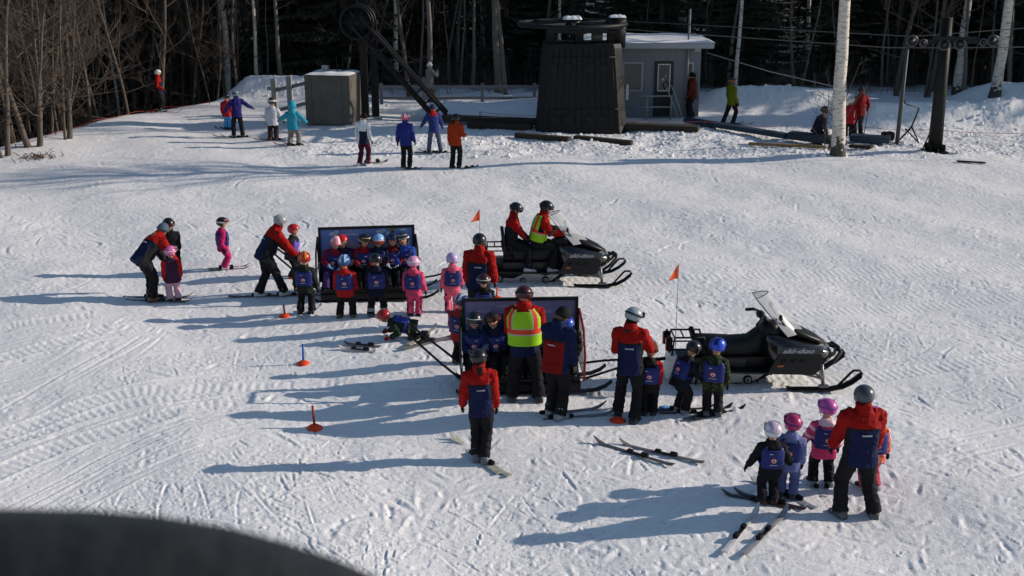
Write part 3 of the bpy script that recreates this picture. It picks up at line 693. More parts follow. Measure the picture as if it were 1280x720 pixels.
# lift pole with sheaves
p = at(1168, 191); PX, PY = p.x, p.y
o = thing('lift_pole', (PX, PY, gz(PX, PY) - .05), 'dark green-black lift pole carrying a row of cable wheels near its top', 'lift pole')
PGRN = mat('pole_green', (.006, .008, .0075), .6, .2, .3, 4)
ztop = on(1178, 22, PY).z; zs = on(1180, 52, PY).z
m = MB(); m.tube([(0, 0, 0), (-.03, 0, 2.2), (-.05, 0, ztop)], [.24, .20, .165], 18); m.build('shaft', PGRN, o)
m = MB(); m.box((0, 0, .04), (.7, .7, .08), bev=.01)
for a in range(8): m.tube([(.3 * math.cos(a * .785), .3 * math.sin(a * .785), .08), (.3 * math.cos(a * .785), .3 * math.sin(a * .785), .16)], .025, 6)
for a in range(4): m.box((.3 * math.cos(a * 1.571 + .78), .3 * math.sin(a * 1.571 + .78), .2), (.12, .03, .22), rot=rotz(a * 1.571 + .78))
m.build('base_plate', PGRN, o)
m = MB(); x0, x1 = on(1132, 50, PY).x - PX, on(1236, 50, PY).x - PX
zs_ = zs - o.location.z
m.box(((x0 + x1) / 2, -.42, zs_ + .03), (x1 - x0 - .1, .05, .12)); m.box(((x0 + x1) / 2 + .1, -.50, zs_ + .14), (1.3, .05, .1)); m.box((-.03, -.2, zs_ + .1), (.2, .55, .2)); m.build('sheave_beam', DARK, o)
for px_, dz in [(1134, .06), (1148, .0), (1174, -.05), (1193, -.03), (1222, .02), (1234, .07)]:
    xx = on(px_, 50, PY).x - PX; rr_ = .19 if px_ in (1134, 1174, 1193, 1234) else .12
    m = MB(); c_ = Vector((xx, -.47, zs_ + dz))
    m.tube([c_ + Vector((math.cos(t) * rr_ * .86, 0, math.sin(t) * rr_ * .86)) for t in [2 * math.pi * k / 20 for k in range(21)]], .035, 6, 0, False)
    m.tube([c_ - Vector((0, .03, 0)), c_ + Vector((0, .05, 0))], rr_ * .7, 14, 1); m.tube([c_ - Vector((0, .06, 0)), c_], rr_ * .25, 8)
    m.build('sheave', [mat('sheave_rim', (.07, .07, .075), .4, .5), DARK], o)
cz = gz(PX, PY) + zs_ - .2
st = Vector((sx - .35, SY, 3.86))
pipe('haul_cable', [(st.x, SY - 1.95, 3.9), (PX - 2, PY - .47, cz), (PX, PY - .47, cz - .0), (PX + 14, PY - .2, cz + .1), (PX + 60, PY + 4, cz + 4)], .016, CABLE, 'near black haul cable running from the bull wheel over the pole wheels', 'cable')
pipe('haul_cable', [(st.x, SY + 1.95, 3.9), (PX, PY + 3.2, cz + .05), (PX + 60, PY + 8, cz + 4)], .016, CABLE, 'far black haul cable running from the bull wheel past behind the pole', 'cable')
a = on(884, 66, HY - 1.6); b_ = on(1042, 108, 44.5)
pipe('guy_cable', [a, a.lerp(b_, .5) - Vector((0, 0, .08)), b_, on(1060, 112, 44.4)], .018, mat('cable_pale', (.3, .3, .3), .5), 'pale sagging cable slanting from the hut roof to the birch', 'cable')
# leaning pole and bent frame right of the birch
o = thing('leaning_pole', (at(1121, 180).x, at(1121, 180).y, 0), 'thin grey pole leaning right beside the dark lift pole', 'pole')
t_ = on(1134, 62, o.location.y) - o.location
m = MB(); m.tube([(0, 0, -.15), t_], [.075, .06], 9); m.build('shaft', mat('pole_grey2', (.08, .08, .08), .6, .3), o)
o = thing('pipe_frame', (at(1134, 178).x, at(1134, 178).y, 0), 'bent thin black pipe frame standing between the leaning pole and the lift pole', 'frame')
m = MB(); m.tube([(-.35, 0, 0), (.1, 0, .55), (.3, .0, 1.2), (-.2, 0, 1.35), (-.35, .0, 1.6)], .03, 6); m.tube([(.1, 0, .55), (.35, -.2, 0), (-.15, -.1, .5)], .03, 6); m.build('pipe', DARK, o)
m = MB(); m.box((-.7, .0, .22), (.42, .3, .3), rot=rotz(.3), bev=.04); m.build('pad', DARK, o)
o = thing('drill_stake', (at(1150, 190).x, at(1150, 190).y, 0), 'thin dark stake leaning against the foot of the lift pole', 'stake')
m = MB(); m.tube([(0, -.1, 0), (.35, 0, .9), (.4, 0, 1.9)], .022, 6); m.build('stake', DARK, o)
# ropes
def rope(pts, label, zo=.0, posts=True):
    o = thing('boundary_rope', (pts[0].x, pts[0].y, 0), label, 'rope'); L0 = Vector((pts[0].x, pts[0].y, 0))
    m = MB(); q = []
    for a, b_ in zip(pts[:-1], pts[1:]):
        for k in range(6): 
            u = k / 6; v = a.lerp(b_, u); q.append(v - L0 - Vector((0, 0, .25 * u * (1 - u))))
    q.append(pts[-1] - L0); m.tube(q, .009, 5); m.build('rope', ROPE, o)
    if posts:
        for v in pts:
            m = MB(); g_ = gz(v.x, v.y); m.tube([(v.x - L0.x, v.y - L0.y, g_ - .1), (v.x - L0.x, v.y - L0.y, v.z + .04)], .015, 6); m.build('stake', DARK, o)
def rp(l, h=.6): 
    out = []
    for px, py in l: v = at(px, py); out.append(Vector((v.x, v.y, gz(v.x, v.y) + h)))
    return out
rope(rp([(20, 186), (70, 170), (120, 154), (170, 142), (205, 136), (262, 132)], .12), 'thin red boundary rope low along the rounded left rim of the slope')
rope([on(1075, 158, 42), on(1168, 162, 41), on(1290, 166, 41)], 'upper orange rope strung before the right snow bank')
rope([on(1075, 172, 41), on(1160, 177, 40.5), on(1290, 179, 40)], 'lower orange rope strung before the right snow bank')
rope([on(600, 140, 42.6), on(672, 144, 42.2), on(762, 148, 42), on(880, 152, 42.5), on(985, 158, 43)], 'thin orange rope strung across the front of the lift station')
# distant sign and small things in the wood
o = thing('trail_sign', on(110, 73, 60), 'small white and green sign far back in the wood at the left', 'sign')
m = MB(); m.box((0, 0, 0), (.55, .04, .3), bev=.01); m.build('board', mat('sign_white', (.5, .55, .5), .6), o)
m = MB(); m.box((.08, -.025, -.05), (.3, .01, .12)); m.build('green_panel', mat('sign_green', (.03, .25, .08), .6), o)
m = MB(); m.tube([(0, .05, .1), (0, .05, -4)], .04, 6); m.build('post', TIMB, o)
# debris at the left rim
m = MB(); r_ = random.Random(8); p = at(46, 196)
for k in range(70):
    x, y = p.x + r_.gauss(0, .35), p.y + r_.gauss(0, .3); z = gz(x, y); a = r_.uniform(0, 6.28); l_ = r_.uniform(.06, .22)
    m.tube([(x, y, z - .01), (x + math.cos(a) * l_, y + math.sin(a) * l_, z + r_.uniform(.02, .14))], [.02, .006], 4)
tag(m.build('twig_litter', mat('litter_brown', (.10, .05, .035), .9)), 'patch of brown twigs and litter on the snow at the left rim', 'litter', None, 'stuff')

# lumps of broken snow thrown up along the lift and on the banks
m = MB(); r_ = random.Random(12)
for k in range(700):
    if k < 330: v = at(r_.uniform(560, 1290), r_.uniform(168, 200)); x, y = v.x, v.y
    elif k < 560: b_ = BERMS[r_.choice([2, 3, 4, 5])]; u = r_.random(); x = b_[0] + (b_[2] - b_[0]) * u + r_.gauss(0, .5); y = b_[1] + (b_[3] - b_[1]) * u - abs(r_.gauss(0, .8))
    else: b_ = BERMS[r_.choice([0, 1, 7])]; u = r_.random(); x = b_[0] + (b_[2] - b_[0]) * u + r_.gauss(0, .5); y = b_[1] + (b_[3] - b_[1]) * u - abs(r_.gauss(0, .9))
    s_ = .015 + .10 * r_.random() ** 3
    M_ = Matrix.Rotation(r_.uniform(0, 6), 3, 'Z') @ Matrix.Rotation(r_.uniform(0, 3), 3, 'X')
    m.ball((x, y, gz(x, y) + s_ * .25), (s_, s_ * r_.uniform(.6, 1), s_ * r_.uniform(.5, .9)), 0, 6, 4, M_)
tag(m.build('snow_lumps', SNOW), 'broken lumps of snow along the lift and its banks', 'snow lumps', None, 'stuff')
# ------------------------------------------------------------------ snowmobiles
BLK = mat('plastic_black', (.006, .006, .007), .42, 0, .15, 6, 0, 1, .3)
BLKG = mat('paint_black', (.008, .009, .010), .16, 0, .1, 6, 0, 1, .6, coat=.5)
VINYL = mat('seat_vinyl', (.009, .009, .010), .55, 0, .2, 10, .3, 40)
SILV = mat('silver_plastic', (.42, .43, .44), .35, .3, .1, 6)
RUBB = mat('rubber', (.012, .012, .012), .8, 0, .3, 20, .5, 30)
WHT = mat('white_plastic', (.62, .62, .62), .4)
CLEAR = bpy.data.materials.new('clear_plastic'); CLEAR.use_nodes = True
_b = CLEAR.node_tree.nodes['Principled BSDF']; _b.inputs['Base Color'].default_value = (.7, .72, .75, 1); _b.inputs['Alpha'].default_value = .42; _b.inputs['Roughness'].default_value = .12
REDL = mat('red_lens', (.35, .03, .02), .25)
FLAG = mat('flag_orange', (.95, .12, .04), .6, 0, .05)
CHROME = mat('chrome', (.6, .6, .6), .2, 1)
def rrect(x, zb, zt, hw, n=16, e=.55, yo=0):
    """rounded-rectangle ring in the YZ plane"""
    out = []; zc, hz = (zb + zt) / 2, (zt - zb) / 2
    for k in range(n):
        t = 2 * math.pi * (k + .5) / n; c_, s_ = math.cos(t), math.sin(t)
        out.append(Vector((x, yo + hw * math.copysign(abs(c_) ** e, c_), zc + hz * math.copysign(abs(s_) ** e, s_))))
    return out
def text_mesh(body, size, shear=0, ext=.002, bold=.0):
    cu = bpy.data.curves.new('lettering', 'FONT'); cu.body = body; cu.size = size; cu.shear = shear; cu.extrude = ext; cu.offset = bold; cu.align_x = 'CENTER'; cu.align_y = 'CENTER'
    ob = bpy.data.objects.new('lettering', cu); COL.objects.link(ob); bpy.context.view_layer.update()
    me_ = bpy.data.meshes.new_from_object(ob.evaluated_get(bpy.context.evaluated_depsgraph_get())); bpy.data.objects.remove(ob); return me_
def snowmobile(loc, rz, label, flag_h, backrest, riders):
    o = thing('snowmobile', loc, label, 'snowmobile', 'snowmobiles towing the sleds', rz)
    m = MB(); m.loft([rrect(x, a, b_, w) for x, a, b_, w in [(.08, .46, .80, .16), (.14, .34, .86, .30), (.30, .27, .86, .40), (.5, .25, .81, .46), (.72, .25, .75, .45), (.92, .30, .69, .40), (1.08, .36, .63, .32), (1.18, .43, .56, .2)]]); m.build('hood', BLKG, o)
    m = MB(); m.loft([rrect(x, a, b_, w, 14) for x, a, b_, w in [(.2, .82, .93, .14), (.34, .84, 1.0, .2), (.5, .82, .98, .25), (.72, .76, .88, .26), (.95, .68, .77, .2), (1.1, .6, .67, .1)]]); m.build('hood_cowl', BLK, o)
    for s_ in (-1, 1):     # side panels
        m = MB(); m.prism([(.1, .28), (.84, .26), (1.0, .42), (.93, .6), (.3, .62), (.2, .5)], s_ * .44, s_ * .475); sp_ = m.build('side_panel', BLK, o)
        m = MB()
        for k in range(3): m.prism([(.28 + k * .15, .47), (.36 + k * .15, .47), (.39 + k * .15, .53), (.31 + k * .15, .53)], s_ * .476, s_ * .482)
        m.build('louvre', mat('louvre_black', (.004, .004, .004), .8), sp_)
        m = MB(); m.prism([(.24, .40), (.34, .40), (.35, .425), (.25, .425)], s_ * .477, s_ * .483); m.build('sticker', mat('sticker_orange', (.5, .12, .03), .5), sp_)
        m = MB(); m.prism([(.26, .615), (.88, .60), (.98, .645), (.9, .70), (.3, .72)], s_ * .462, s_ * .472); dp = m.build('name_panel', mat('panel_grey', (.05, .05, .055), .3), o)
        t_ = link('lettering', text_mesh('ski-doo', .13, .35, .003, .004), dp); t_.data.materials.append(mat('letter_silver', (.34, .36, .38), .35, .2))
        t_.location = (.56, s_ * .476, .662); t_.rotation_euler = (R(90), 0, 0 if s_ < 0 else R(180)); t_.scale = (1.25, .82, 1)
    m = MB()
    m.box((1.0, -.2, .62), (.14, .16, .1), bev=.03); m.box((1.0, .2, .62), (.14, .16, .1), bev=.03); m.box((1.1, 0, .60), (.1, .3, .09), bev=.03); m.build('headlight', SILV, o)
    m = MB(); m.tube([(.98, -.36, .30), (1.16, -.34, .42), (1.30, -.24, .54), (1.33, 0, .56), (1.30, .24, .54), (1.16, .34, .42), (.98, .36, .30)], .033, 8, flat=(Vector((0, 0, 1)), 1)); m.tube([(.98, -.3, .44), (1.2, -.24, .53), (1.3, 0, .55), (1.2, .24, .53), (.98, .3, .44)], .03, 6); m.build('bumper', RUBB, o)
    # windshield: curved clear sheet
    m = MB(); nx, nz = 12, 8; out = []
    for j in range(nz + 1):
        v = j / nz
        for k in range(nx + 1):
            u = k / nx * 2 - 1; hw = .37 * (1 - .55 * v ** 2); x = .74 - .60 * v - .34 * u * u * (1 - .35 * v); z = .86 + .64 * v * (1 - .12 * u * u)
            out.append(Vector((x, u * hw, z)))
    m.add(out, [(j * (nx + 1) + k, j * (nx + 1) + k + 1, (j + 1) * (nx + 1) + k + 1, (j + 1) * (nx + 1) + k) for j in range(nz) for k in range(nx)]); ws = m.build('windshield', CLEAR, o)
    e = [out[j * (nx + 1)] for j in range(nz + 1)] + [out[nz * (nx + 1) + k] for k in range(1, nx + 1)] + [out[j * (nx + 1) + nx] for j in range(nz - 1, -1, -1)]
    m = MB(); m.tube(e, .007, 5); m.build('windshield_edge', BLK, ws)
    # console + handlebar
    m = MB(); m.loft([rrect(x, a, b_, w, 12) for x, a, b_, w in [(.02, .6, .92, .12), (.16, .6, 1.02, .17), (.3, .6, 1.0, .2)]]); m.build('console', BLK, o)
    m = MB(); m.tube([(.2, 0, .95), (.05, 0, 1.1)], .05, 8); m.tube([(-.06, -.36, 1.09), (0, -.25, 1.12), (.07, -.1, 1.13), (.07, .1, 1.13), (0, .25, 1.12), (-.06, .36, 1.09)], .02, 7); m.ball((.04, 0, 1.12), (.07, .12, .06)); hb = m.build('handlebar', BLK, o)
    for s_ in (-1, 1):
        m = MB(); m.tube([(-.10, s_ * .40, 1.07), (0, s_ * .27, 1.12)], .027, 8); m.build('grip', RUBB, hb)
        m = MB(); m.ball((.28, s_ * .34, 1.17), (.03, .07, .05)); m.tube([(.38, s_ * .28, 1.0), (.28, s_ * .33, 1.15)], .012, 5); m.build('mirror', BLK, o)
    m = MB(); m.loft([rrect(x, a, b_, w, 14, .6) for x, a, b_, w in [(-1.02, .46, .72, .15), (-.98, .45, .78, .19), (-.7, .45, .77, .2), (-.4, .45, .75, .2), (-.15, .45, .77, .19), (.0, .46, .90, .16), (.08, .46, .95, .14)]]); m.build('seat', VINYL, o)
    if backrest:
        m = MB(); m.loft([[Vector((-1.04 - .10 * (z - .75) + dx, y, z)) for dx, y in [(0, -w), (.07, -w), (.07, w), (0, w)]] for z, w in [(.72, .12), (.85, .17), (1.05, .18), (1.16, .1)]]); m.build('backrest', VINYL, o)
    m = MB(); m.prism([(-1.42, .30), (.15, .26), (.15, .47), (-1.36, .47)], -.21, .21); m.build('tunnel', BLK, o)
    for s_ in (-1, 1):
        m = MB(); m.prism([(-1.2, .30), (.12, .26), (.28, .42), (.24, .44), (.1, .29), (-1.2, .33)], s_ * .21, s_ * .44); m.build('running_board', BLK, o)
        m = MB(); m.prism([(-1.05, .335), (-.2, .31), (-.2, .44), (-1.0, .45)], s_ * .212, s_ * .219); m.build('tunnel_label', mat('label_dark', (.05, .05, .045), .4), o)
    # rack, light, flap
    m = MB()
    for s_ in (-1, 1): m.tube([(-.82, s_ * .2, .55), (-.88, s_ * .2, .80), (-1.35, s_ * .2, .80), (-1.38, s_ * .2, .50)], .018, 6)
    for x in (-1.35, -1.2, -1.05, -.9): m.tube([(x, -.2, .80), (x, .2, .80)], .014, 6)
    m.tube([(-1.38, -.2, .6), (-.85, -.2, .6)], .014, 6); m.tube([(-1.38, .2, .6), (-.85, .2, .6)], .014, 6); m.build('cargo_rack', BLK, o)
    m = MB()
    for s_ in (-1, 1):
        m = MB(); m.box((-1.42, s_ * .16, .68), (.09, .1, .28), bev=.03); m.build('light_housing', BLK, o)
        m = MB(); m.box((-1.0, s_ * .2, .74), (.09, .05, .24), rot=Matrix.Rotation(-.3, 3, 'Y'), bev=.02); m.build('rack_guard', BLK, o)
    m = MB(); m.box((-1.475, -.16, .68), (.02, .08, .2), bev=.008); m.box((-1.475, .16, .68), (.02, .08, .2), bev=.008); m.build('tail_light', REDL, o)
    m = MB(); m.prism([(-1.40, .50), (-1.30, .50), (-1.42, .12), (-1.47, .12)], -.22, .22); m.build('snow_flap', WHT, o)
    # track loop with lugs
    loop = []
    for k in range(60):
        u = k / 60
        prof = [(-1.30, .20), (-1.25, .06), (-1.12, .0), (-.1, .0), (.1, .08), (.34, .24), (.3, .34), (.1, .34), (-1.15, .31), (-1.28, .30), (-1.30, .20)]
        d_ = [0]; 
        for a, b_ in zip(prof[:-1], prof[1:]): d_.append(d_[-1] + math.hypot(a[0] - b_[0], a[1] - b_[1]))
        loop.append((float(np.interp(u * d_[-1], d_, [a[0] for a in prof])), float(np.interp(u * d_[-1], d_, [a[1] for a in prof]))))
    m = MB(); n = len(loop); cx_, cz_ = -.5, .18; vs = []
    inn = [(cx_ + (x - cx_) * .965, cz_ + (z - cz_) * .8) for x, z in loop]
    for y in (-.19, .19):
        vs += [(x, y, z + .01) for x, z in loop] + [(x, y, z + .01) for x, z in inn]
    fs = []
    for k in range(n):
        k2 = (k + 1) % n; fs += [(k, k2, k2 + 2 * n, k + 2 * n), (k + n, k + 3 * n, k2 + 3 * n, k2 + n), (k, k + n, k2 + n, k2), (k + 2 * n, k2 + 2 * n, k2 + 3 * n, k + 3 * n)]
    m.add(vs, fs, 0, False)
    for x, z in loop[::2]: m.box((x, 0, z), (.03, .38, .03))
    m.build('track', RUBB, o)
    for s_ in (-1, 1):
        m = MB(); m.prism([(-1.2, .05), (-1.1, .035), (-.12, .035), (.02, .1), (.2, .25), (.1, .25), (-.15, .17), (-.45, .25), (-.55, .24), (-.8, .12), (-1.15, .14)], s_ * .185, s_ * .205); m.build('slide_rail', SILV, o)
        for x, z, r_ in [(-1.13, .125, .10), (-.62, .075, .06), (-.15, .09, .07)]:
            m = MB(); m.tube([(x, s_ * .20, z), (x, s_ * .235, z)], r_, 18, 0); m.tube([(x, s_ * .236, z), (x, s_ * .242, z)], r_ * .68, 16, 1); m.tube([(x, s_ * .24, z), (x, s_ * .25, z)], r_ * .3, 10, 0); m.build('bogie_wheel', [RUBB, SILV], o)
    # skis
    for s_ in (-1, 1):
        y = s_ * .47; sk = MB(); pr = [(.42, .03), (.5, .012), (1.1, .01), (1.3, .05), (1.45, .13), (1.58, .24)]
        sk.loft([[Vector((x, y + a * .085, z + b_)) for a, b_ in [(-1, 0), (1, 0), (1, .022), (.25, .045), (-.25, .045), (-1, .022)]] for x, z in pr], 0, True, True, False); so = sk.build('ski', BLK, o)
        m = MB(); m.tube([(1.22, y, .06), (1.40, y, .27), (1.46, y, .33), (1.56, y, .33), (1.60, y, .28), (1.56, y, .22)], .021, 7, flat=(Vector((0, 1, 0)), 1)); m.build('ski_handle', BLK, so)
        m = MB(); m.tube([(.95, y * .98, .44), (1.0, y, .06)], .03, 8); m.box((1.0, y, .06), (.16, .06, .07), bev=.01)
        m.tube([(.45, s_ * .3, .28), (.97, y, .2)], .018, 6); m.tube([(.75, s_ * .3, .3), (.97, y, .22)], .018, 6); m.build('suspension_arm', mat('arm_grey', (.2, .2, .2), .4, .5), o)
        m = MB(); m.tube([(.82, s_ * .36, .55), (.98, y, .22)], .03, 8); m.build('shock', SILV, o)
    # flag
    m = MB(); fx, fy = -1.28, .12
    if riders: fx = -1.50
    m.tube([(fx, fy, .5), (fx, fy, flag_h)], .006, 5); fp = m.build('flag_pole', mat('flag_pole', (.3, .3, .3), .5), o)
    m = MB(); vs = []; nn = 6
    for k in range(nn + 1):
        u = k / nn; w_ = .015 * math.sin(u * 5) - .14 * u; hgt = .24 * (1 - u) + .003
        vs += [(fx - u * .18, fy + w_, flag_h - .24), (fx - u * .18, fy + w_, flag_h - .24 + hgt)]
    m.add(vs, [(2 * k, 2 * k + 2, 2 * k + 3, 2 * k + 1) for k in range(nn)]); fl = m.build('flag', FLAG, o)
    md = fl.modifiers.new('t', 'SOLIDIFY'); md.thickness = .002
    m = MB(); m.tube([(-1.45, 0, .38), (-1.75, 0, .34)], .03, 6); m.build('hitch', DARK, o)
    return o
p1 = at(690, 351); p2 = at(942, 475)
SM1 = snowmobile((p1.x, p1.y, gz(p1.x, p1.y) - .01), R(2), 'black snowmobile carrying the two riders, farther of the two', 1.52, True, True)
SM2 = snowmobile((p2.x, p2.y, gz(p2.x, p2.y) - .01), R(1), 'empty black snowmobile parked behind the three children, nearer of the two', 1.93, False, False)

# ------------------------------------------------------------------ sleds with painted back panels
PBLUE = mat('panel_blue', (.15, .23, .56), .5, 0, .3, 1.6)
PPUR = mat('panel_purple', (.21, .18, .36), .5, 0, .35, 1.8)
PMTN = mat('panel_mountain', (.36, .34, .42), .6, 0, .25, 4)
PWH = mat('panel_white', (.5, .56, .72), .6, 0, .2, 6)
REDT = mat('red_tube', (.25, .02, .02), .4)
def blob(mb, pts, y, m_=0, th=.003):
    pts = [(x * .94, .42 + (z - .42) * 1.0) for x, z in pts]
    n = len(pts); mb.add([(x, y, z) for x, z in pts] + [(x, y - th, z) for x, z in pts], [tuple(range(n, 2 * n))] + [(i, (i + 1) % n, (i + 1) % n + n, i + n) for i in range(n)], m_, False)
def oval(cx_, cz_, a, b_, n=14, wob=.15, seed=0):
    r_ = random.Random(seed); return [(cx_ + math.cos(2 * math.pi * k / n) * a * (1 + r_.uniform(-wob, wob)), cz_ + math.sin(2 * math.pi * k / n) * b_ * (1 + r_.uniform(-wob, wob))) for k in range(n)]
def sled(loc, rz, label, style):
    o = thing('tow_sled', loc, label, 'sled', 'towed sleds with painted back panels', rz); W_ = 1.86 if style == 1 else 1.80; PH = .92
    m = MB(); m.box((0, .45, .20), (W_, .95, .06), bev=.01); m.box((0, -.0, .15), (W_, .05, .14)); m.build('deck', DARK2, o)
    m = MB(); m.box((0, .62, .46), (W_ - .06, .42, .05), bev=.01); m.box((0, .43, .34), (W_ - .1, .03, .21)); m.build('bench', DARK2, o)
    P_ = MB(); P_.box((0, .86, .765), (W_, .03, 1.07)); pn = P_.build('back_panel', PBLUE if style == 1 else PPUR, o)
    m = MB()
    for a, b_ in [((0, .845, 1.315), (W_ + .07, .06, .045)), ((-W_ / 2 - .012, .845, .765), (.045, .06, 1.13)), ((W_ / 2 + .012, .845, .765), (.045, .06, 1.13))]: m.box(a, b_)
    m.build('panel_frame', BLK, pn)
    m = MB(); yf = .8445
    if style == 1:
        xs = np.linspace(-.93, .93, 60); zz = [.86 + .22 * math.exp(-((x + .42) / .25) ** 2) + .27 * math.exp(-((x - .28) / .28) ** 2) + .18 * math.exp(-((x - .85) / .2) ** 2) for x in xs]
        blob(m, [(-.93, .42)] + list(zip(xs, zz))[:: 1] + [(.93, .42)], yf)
        m.build('mountain_art', PMTN, pn); m = MB()
        for k, (x, z, a, b_) in enumerate([(-.70, 1.20, .09, .035), (-.64, 1.235, .05, .035), (.30, 1.22, .10, .03), (.36, 1.24, .05, .03), (.78, 1.25, .09, .018)]): blob(m, oval(x, z, a, b_, 14, .15, k), yf - .004)
        for k in range(9): blob(m, oval(-.48 + k * .036, 1.175 + .006 * (k % 2), .014, .02 if k % 3 else .028, 8, .1, k), yf - .004)
        m.build('cloud_art', PWH, pn)
        m = MB(); blob(m, oval(.55, 1.27, .065, .045), yf - .005); m.build('yellow_patch', mat('art_olive', (.22, .20, .03), .6), pn)
        m = MB(); blob(m, oval(.56, 1.17, .04, .075), yf - .006); m.build('brown_patch', mat('art_brown', (.10, .06, .05), .6), pn)
        m = MB(); blob(m, oval(.46, 1.17, .05, .05), yf - .005); m.build('pale_patch', PWH, pn)
    else:
        xs = np.linspace(-.93, .93, 60); zz = [.82 + .14 * math.exp(-((x + .4) / .3) ** 2) + .12 * math.exp(-((x - .5) / .35) ** 2) + .015 * math.sin(x * 14) for x in xs]
        blob(m, [(-.93, .42)] + list(zip(xs, zz)) + [(.93, .42)], yf); m.build('mountain_art', mat('panel_mountain2', (.24, .25, .29), .6, 0, .25, 4), pn)
        m = MB(); blob(m, oval(-.2, .92, .3, .16, 18, .12, 3), yf - .004); blob(m, oval(-.45, .84, .2, .1, 18, .1, 4), yf - .0045); m.build('blue_hill_art', mat('art_deepblue', (.02, .045, .12), .6), pn)
        m = MB()
        for k, (x, z, a, b_) in enumerate([(-.3, 1.2, .10, .02), (-.62, 1.12, .16, .03), (.15, 1.23, .12, .02), (.5, 1.1, .1, .03)]): blob(m, oval(x, z, a, b_, 14, .2, k), yf - .004)
        m.build('cloud_art', mat('panel_lilac', (.3, .28, .45), .6), pn)
        m = MB(); blob(m, oval(.70, .93, .10, .11, 16, .1, 2), yf - .006); blob(m, oval(.72, .8, .1, .1, 16, .1, 6), yf - .0065); m.build('green_bush_art', mat('art_green', (.02, .12, .09), .6), pn)
    # open backs are painted black
    m = MB(); m.box((0, .885, .765), (W_, .01, 1.07)); m.build('panel_back', BLK, pn)
    for s_ in (-1, 1):     # end frames with mesh
        x = s_ * (W_ / 2 + .05); m = MB()
        m.tube([(x, .0, .22), (x + s_ * .02, .06, .62), (x + s_ * .02, .3, .95), (x, .8, 1.15), (x, .84, .25)], .02, 7)
        m.build('end_frame', REDT if (style == 2 and s_ > 0) else DARK, o)
        m = MB()
        if s_ > 0 or style == 2:
            for k in range(9): y = .1 + k * .085; zt = float(np.interp(y, [0, .06, .3, .8], [.25, .62, .95, 1.12])); m.tube([(x, y, .25), (x, y, zt)], .004, 4)
            for k in range(9): z = .3 + k * .09; ys_ = float(np.interp(z, [.25, .62, .95, 1.13], [.02, .06, .3, .8])); m.tube([(x, ys_, z), (x, .83, z)], .004, 4)
            if s_ > 0: m.build('end_mesh', mat('mesh_grey', (.25, .25, .26), .5), o)
        if s_ < 0:
            m = MB(); m.loft([[Vector((x + a, y, z)) for a, y in [(-.015, .02), (.015, .02), (.015, .8), (-.015, .8)]] for z in (.18, .45, .62)]); m.build('side_plate', mat('plate_grey', (.30, .33, .38), .3), o)
    for yy in (.08, .80):   # runners
        m = MB(); pr = [(-1.05, .06), (-.98, .012), (.95, .012), (1.15, .03), (1.3, .09), (1.4, .17)]
        m.loft([[Vector((x, yy + a * .06, z + b_)) for a, b_ in [(-1, 0), (1, 0), (1, .02), (-1, .02)]] for x, z in pr], 0, True, True, False)
        for x in (-.7, 0, .7): m.box((x, yy, .10), (.08, .05, .16))
        m.build('runner', DARK, o)
    for yy in (.1, .78):    # push handles at the left end
        m = MB(); m.tube([(-.95, yy, .24), (-1.25, yy, .5), (-1.78, yy + (.1 if yy < .4 else -.1), .98)], .02, 7); m.build('push_bar', BLK, o)
    m = MB(); m.tube([(-1.78, .2, .98), (-1.78, .68, .98)], .022, 7); m.build('handle_grip', DARK2, o)
    for yy in (.1, .78):
        m = MB(); m.tube([(.97, yy, .22), (1.35, .44 + (yy - .44) * .7, .3), (TL, .44 + TYO, .36)], .02, 7); m.build('tow_bar', DARK, o)
    return o
p = at(461, 376); q = SM1.location + Vector((-1.7, 0, 0)); SL1 = p.copy()
a1 = R(7); L1 = Matrix.Rotation(-a1, 3, 'Z') @ (q - p); TL, TYO = L1.x, L1.y - .44
S1 = sled((p.x, p.y, gz(p.x, p.y + .4)), a1, 'long sled with a blue mountain painting, full of seated children, farther of the two', 1)
p = at(654, 496); q = SM2.location + Vector((-1.7, 0, 0)); a2 = R(3); L1 = Matrix.Rotation(-a2, 3, 'Z') @ (q - p); TL, TYO = L1.x, L1.y - .44
S2 = sled((p.x, p.y, gz(p.x, p.y + .4)), a2, 'sled with a dark purple painted panel behind the man in the lime vest', 2)

# ------------------------------------------------------------------ markers
def marker(px, py, disc, stick, h, label, dome=.11):
    v = at(px, py); o = thing('course_marker', (v.x, v.y, gz(v.x, v.y)), label, 'marker', 'orange course markers', random.uniform(0, 6))
    m = MB(); m.loft([[Vector((math.cos(t) * r_, math.sin(t) * r_, z)) for t in [2 * math.pi * k / 18 for k in range(18)]] for r_, z in [(.125, -.01), (.12, .015), (.07, .05), (.03, .07)]]); m.build('base', mat('marker_' + disc, disc, .45), o)
    if stick:
        m = MB(); m.tube([(0, 0, .05), (.012, 0, h)], .018, 8); m.build('stick', mat('marker_' + stick, stick, .5), o)
OR = 'D8431C'
marker(356, 393, OR, '5A2018', .24, 'orange disc marker with a short dark stick by the child in the flame helmet')
marker(379, 451, OR, '1F5FB4', .36, 'orange disc marker with a blue stick on the open snow at the left')
marker(393, 533, OR, '8A3018', .36, 'orange disc marker with a dark orange stick, lowest on the left')
marker(621, 377, OR, 'D8431C', .24, 'orange disc marker with an orange stick behind the purple panel')
marker(772, 525, OR, None, .1, 'flat orange disc without a stick at the feet of the instructor with the ponytail')
0 and marker(352, 336, OR, None, .1, 'flat orange disc on the snow behind the bending instructor with the grey helmet')
v = at(829, 509); o = thing('lost_glove', (v.x, v.y, gz(v.x, v.y)), 'small light blue glove lying on the snow behind the leaning child', 'glove')
m = MB(); m.ball((0, 0, .02), (.07, .045, .025)); 
for k in range(4): m.tube([(.04, -.03 + k * .02, .02), (.1, -.04 + k * .026, .018)], .011, 6)
